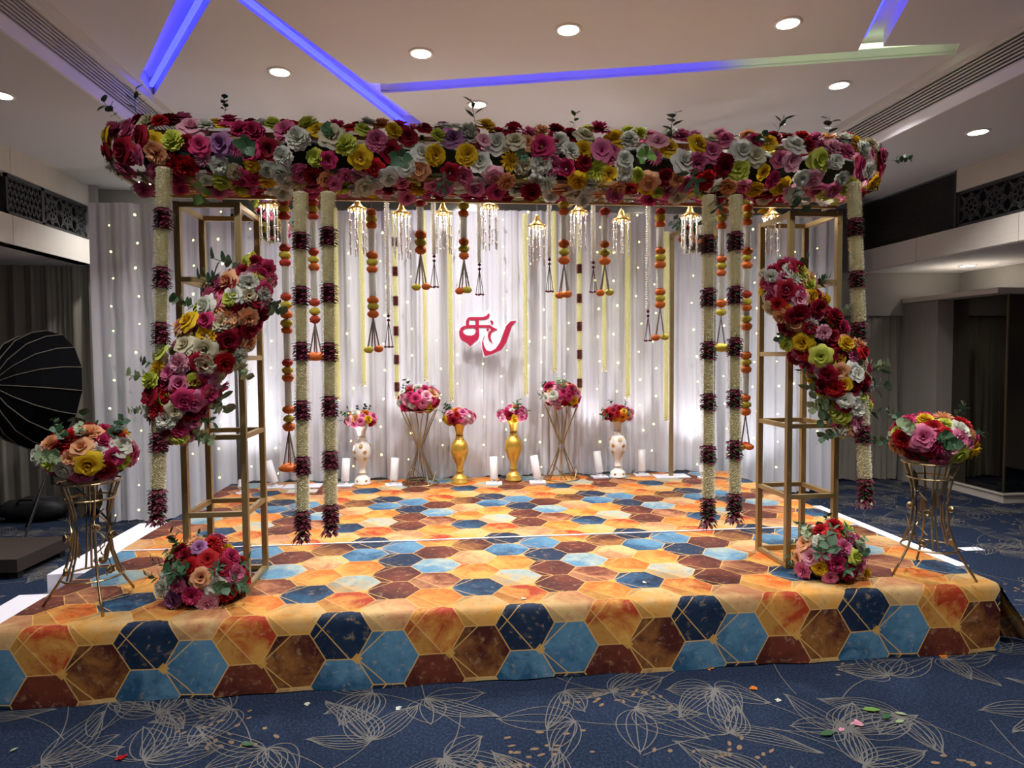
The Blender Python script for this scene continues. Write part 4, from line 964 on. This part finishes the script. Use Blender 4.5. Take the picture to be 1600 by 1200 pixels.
# front tall stands with glazed gold panels and roses
b = MB(); b.lathe([(.001, 0), (.012, .004), (.018, .016), (.016, .022), (.010, .014), (.001, .012)], 8); rosette_me = b.mesh('gold_rosette', M['golddk'], True)
def trumpet(x, y, label, sd, rot):
    t = thing('tall_flower_stand', label, 'flower stand', (x, y, S+.003)); H = .58
    prof = [(0, .215), (.06, .175), (.14, .125), (.25, .090), (.34, .080), (.43, .085), (.50, .102), (H, .130)]
    for k in range(3):
        a = rot+k*2*PI/3; b = MB(); b.tube([(rr*math.cos(a), rr*math.sin(a), z) for z, rr in prof], .0062, 6); b.build('leg', M['golddk'], t, smooth=True)
        b = MB()
        for off in (-.10, .10): b.tube([(rr*.96*math.cos(a+PI/3+off), rr*.96*math.sin(a+PI/3+off), z) for z, rr in prof[2:]], .0048, 6)
        b.build('inner_rods', M['golddk'], t)
        # wavy gold scroll with a rosette between the legs
        b = MB(); am = a+PI/3*.5
        b.tube([(.086*math.cos(am+.35*math.sin(q*1.3)), .086*math.sin(am+.35*math.sin(q*1.3)), .14+q*.036) for q in range(9)], .0034, 5); sc_ = b.build('scroll', M['golddk'], t)
        for z, am2 in ((.17, am), (.33, am+.2)):
            d = (math.cos(am2), math.sin(am2), 0); inst('gold_rosette', rosette_me, sc_, (.09*d[0], .09*d[1], z), aim(d), 1.1)
    for z, rr in ((.135, .128), (.50, .104), (H, .130)):
        b = MB(); b.tube([(rr*math.cos(a*PI/12), rr*math.sin(a*PI/12), z) for a in range(24)], .005, 6, closed=True); b.build('hoop', M['golddk'], t)
    b = MB(); b.lathe([(.001, H), (.09, H), (.09, H+.012), (.001, H+.012)], 20); b.build('top_plate', M['golddk'], t)
    for k in range(6):
        a = rot+.5+k*PI/3; z = .20+.11*(k % 3); b = MB(); leaf_patch(b, (.088*math.cos(a), .088*math.sin(a), z), (.12*math.cos(a), .12*math.sin(a), 1), (-math.sin(a), math.cos(a), 0), .11, .016, arch=.1); b.build('gold_leaf', M['golddk'], t, smooth=True)
trumpet(-1.665, 3.2, 'tall curved gold wire flower stand at the front left stage corner', 1, -.95)
trumpet(2.51, 3.13, 'tall curved gold wire flower stand at the front right stage corner', 2, -.95)
FP = [('red', 8), ('pink', 8), ('yellow', 7), ('lime', 6), ('white', 8), ('peach', 5), ('magenta', 7), ('crimson', 5), ('blush', 2)]
bouquet('stand_bouquet', 'wide mixed bouquet on the front left wire stand', (-1.665, 3.2, 1.055), (.20, .18, .125), .051, 71, n=56, zmin=-.85, pal=FP, sprigs=9, spl=.13, base=(-1.665, 3.2, .937))
bouquet('stand_bouquet', 'wide mixed bouquet on the front right wire stand', (2.51, 3.13, 1.05), (.205, .18, .125), .051, 72, n=56, zmin=-.85, pal=FP+[('magenta', 6)], sprigs=9, spl=.13, base=(2.51, 3.13, .937))
bouquet('floor_bouquet', 'loose mixed bouquet on the stage at the foot of the left tower', (-1.17, 3.20, .43), (.19, .15, .21), .046, 73, n=46, zmin=-.35, pal=FP+[('mauve', 4), ('blush', 4), ('palegreen', 3)], sprigs=20, spl=.11, base=(-1.17, 3.20, S+.003))
bouquet('floor_bouquet', 'loose mixed bouquet on the stage at the foot of the right tower', (1.965, 3.13, .42), (.175, .15, .20), .044, 74, n=42, zmin=-.35, pal=FP+[('pink', 6), ('yellow', 4)], sprigs=20, spl=.10, base=(1.965, 3.13, S+.003))

# ------------------------------------------------------------------ left background: softbox, case, bags, chair
t = thing('softbox', 'large black round softbox on a stand in front of the dark drape', 'softbox', (-3.34, 5.85, 0))
ax = Vector((.42, .85, -.15)).normalized(); q = ax.to_track_quat('Z', 'Y'); hub = Vector((-.20, -.40, 1.29))
b = MB(); n = 16; V = []; Fc = []; pr = [(.05, 0), (.22, .05), (.37, .14), (.46, .26), (.50, .38)]
for rr, z in pr:
    for j in range(n): V.append(hub+q@Vector((rr*math.cos(2*PI*j/n), rr*math.sin(2*PI*j/n), z)))
for i in range(len(pr)-1):
    for j in range(n): Fc.append((i*n+j, i*n+(j+1) % n, (i+1)*n+(j+1) % n, (i+1)*n+j))
b.add(V, Fc); b.add([V[4*n+j] for j in range(n)], [tuple(range(n))]); b.build('softbox_shell', M['octa'], t)
for j in range(n):
    b = MB(); b.tube([hub+q@Vector(((rr+.003)*math.cos(2*PI*j/n), (rr+.003)*math.sin(2*PI*j/n), z-.003)) for rr, z in pr], .0035, 5); b.build('rib', M['rib'], t)
b = MB(); b.tube([hub-ax*.16, hub+ax*.02], .055, 14); b.build('flash_head', M['metalb'], t, smooth=True)
for sgn, (u0_, v0_) in ((1, (.10, -.06)), (1, (.19, -.09))):
    pass
b = MB(); b.tube([(-.0, 0, .42), (-.04, -.04, 1.3)], .014, 8); b.build('stand_pole', M['metalb'], t)
for k in range(3):
    a = k*2*PI/3+.5; b = MB(); b.tube([(0, 0, .62), (.42*math.cos(a), .42*math.sin(a), .012)], .010, 6); b.build('leg', M['metalb'], t)
# grey lettering marks on the softbox
b = MB()
for k in range(9):
    a = -.10; rr = .30+.018*k; zz_ = .105+.0105*k
    P0 = hub+q@Vector((rr*math.cos(a), rr*math.sin(a), zz_-.012)); u_ = q@Vector((1, 0, .45)).normalized(); v_ = q@Vector((0, 1, 0))
    b.bar(P0-v_*.012, P0+v_*.012, .003, .003); 
    if k % 2: b.bar(P0+v_*.012, P0+v_*.012+u_*.012, .003, .003)
b.build('printed_lettering', M['logog'], t)
b = MB(); Mc = Matrix.Translation((-3.33, 4.95, 0)) @ Matrix.Rotation(-.06, 4, 'Z'); b.box((-.45, -.28, .05), (.45, .28, .14), Mc)
o = b.build('flat_case', M['case']); tag(o, 'low dark brown flat case on the carpet at left edge', 'case')
for sx in (-.4, .4):
    for sy_ in (-.22, .22): bb = MB(); bb.box((sx-.03, sy_-.03, .0), (sx+.03, sy_+.03, .05), Mc); bb.build('foot', M['black'], o)
def bag(x, y, sx, sy_, sz, label, seed):
    r = random.Random(seed); b = MB(); V = []; Fc = []; n, m = 16, 8
    for i in range(m+1):
        for j in range(n):
            a = 2*PI*j/n; ph = PI*i/m*.98; q = 1+r.uniform(-.1, .1); V.append((sx*q*abs(math.sin(ph))**.6*math.copysign(abs(math.cos(a))**.6, math.cos(a)), sy_*q*abs(math.sin(ph))**.6*math.copysign(abs(math.sin(a))**.6, math.sin(a)), sz*(.5+.5*math.cos(ph)*(q if i < m else 1))))
    for i in range(m):
        for j in range(n): Fc.append((i*n+j, (i+1)*n+j, (i+1)*n+(j+1) % n, i*n+(j+1) % n))
    b.add(V, Fc); t = thing('equipment_bag', label, 'bag', (x, y, 0)); b.build('bag_body', M['black'], t, smooth=True)
    b = MB(); b.tube([(-sx*.4, -sy_*.6, sz*.85), (-sx*.2, -sy_*.9, sz*1.05), (sx*.2, -sy_*.9, sz*1.05), (sx*.4, -sy_*.6, sz*.85)], .01, 6); b.build('handle', M['metalb'], t)
bag(-3.80, 6.40, .28, .17, .20, 'black slumped equipment bag on the floor below the softbox', 1)
bag(-3.24, 6.55, .20, .13, .13, 'smaller black equipment bag beside the white curtain foot', 2)
t = thing('covered_chair', 'banquet chair in a pale pink cloth cover at the left edge', 'chair', (-4.02, 5.62, 0), rz=.2)
V = []; Fc = []; n = 28
for i, (sc1, z) in enumerate(((1.18, .10), (1.06, .25), (1.0, .44), (.96, .47))):
    for j in range(n):
        a = 2*PI*j/n; w = 1+.05*math.sin(a*7)*(1 if i < 2 else 0); V.append((.23*sc1*w*math.copysign(abs(math.cos(a))**.5, math.cos(a)), .23*sc1*w*math.copysign(abs(math.sin(a))**.5, math.sin(a)), z))
for i in range(3):
    for j in range(n): Fc.append((i*n+j, i*n+(j+1) % n, (i+1)*n+(j+1) % n, (i+1)*n+j))
Fc.append(tuple(3*n+j for j in range(n))); b = MB(); b.add(V, Fc); b.build('seat_cover', M['pinkc'], t, smooth=True)
b = MB(); b.box((-.22, .17, .45), (.22, .24, .98)); b.build('backrest', M['pinkc'], t)
b = MB(); b.box((-.015, -.015, 0), (.015, .015, .12)); lm = b.mesh('leg', M['stainless'])
for x, y in ((-.2, -.2), (.2, -.2), (-.2, .2), (.2, .2)): inst('leg', lm, t, (x, y, 0))

# ------------------------------------------------------------------ fallen petals and leaves
def crumple(name, px, py, z, m, s, label, cat, group=None, seed=1):
    p = oz(px, py, z); r = random.Random(seed); b = MB()
    for k in range(5): petal_patch(b, .05, 1.15+r.uniform(-.3, .25), 2*PI*k/5+r.uniform(-.3, .3), 1, .45, .3, r, .12, 2, 3)
    o = b.build(name, m, None, (p.x, p.y, z+.002), True); o.scale = (s, s, s*.9); tag(o, label, cat, group)
for c in ('red', 'pink', 'white', 'peach', 'orange'): flower('rose', c)
crumple('fallen_bloom', 190, 1185, 0, M['petal_red'], .022, 'crumpled red fallen bloom on the carpet at bottom left', 'petal', seed=1)
crumple('fallen_bloom', 1340, 1132, 0, M['petal_blush'], .026, 'pink fallen bloom on the carpet beside fallen leaves', 'petal', seed=2)
crumple('fallen_petal', 1315, 1141, 0, M['petal_blush'], .012, 'small pale pink petal left of the pink fallen bloom', 'petal', seed=3)
for px, py, z, lab in ((480,1101,0,'small white petal on the carpet, left of three near the stage'), (623,1107,0,'small white petal on the carpet below the middle left stage front'), (1216,1095,0,'small white petal on the carpet below the right stage front'), (1007,911,S,'white petal lying on a dark blue hexagon of the stage'), (818,936,S,'small white petal on the orange part of the stage front')):
    crumple('fallen_petal', px, py, z, M['petal_white'], .013, lab, 'petal', seed=px)
for px, py, lab in ((1110,1045,'orange fallen petal against the stage skirt'), (1177,1077,'small orange fallen petal on the carpet at right'), (1474,1027,'orange fallen petal by the stage skirt far right')):
    crumple('fallen_petal', px, py, 0, M['petal_orange'], .018, lab, 'petal', seed=px)
crumple('fallen_petal', 531, 1074, 0, M['teal'], .014, 'small teal scrap on the carpet by the stage skirt', 'scrap', seed=8)
def fallen_leaf(px, py, ang, L, m, label):
    p = oz(px, py, 0); b = MB(); leaf_patch(b, (-L/2, 0, .003), (1, 0, .05), (0, 1, 0), L, L*.24, arch=.0); o = b.build('fallen_leaf', m, None, (p.x, p.y, .004), True); o.rotation_euler.z = ang; tag(o, label, 'leaf')
fallen_leaf(1362, 1112, -.3, .075, M['leaf2'], 'largest green fallen leaf right of the pink fallen bloom')
fallen_leaf(1385, 1122, .5, .06, M['leaf'], 'dark green fallen leaf in the middle of the fallen cluster')
fallen_leaf(1408, 1118, -.6, .045, M['leafv'], 'pale grey green fallen leaf, upper of the two at right')
fallen_leaf(1406, 1130, .2, .045, M['leafv'], 'pale grey green fallen leaf, lower of the two at right')
fallen_leaf(1293, 1149, .1, .07, M['leaf'], 'narrow green fallen leaf left of the pink fallen bloom')
fallen_leaf(387, 1166, -.4, .06, M['leaf'], 'dark fallen leaf on the carpet at lower left')
fallen_leaf(22, 1174, .9, .03, M['leafv'], 'tiny pale green scrap of leaf at bottom left corner')
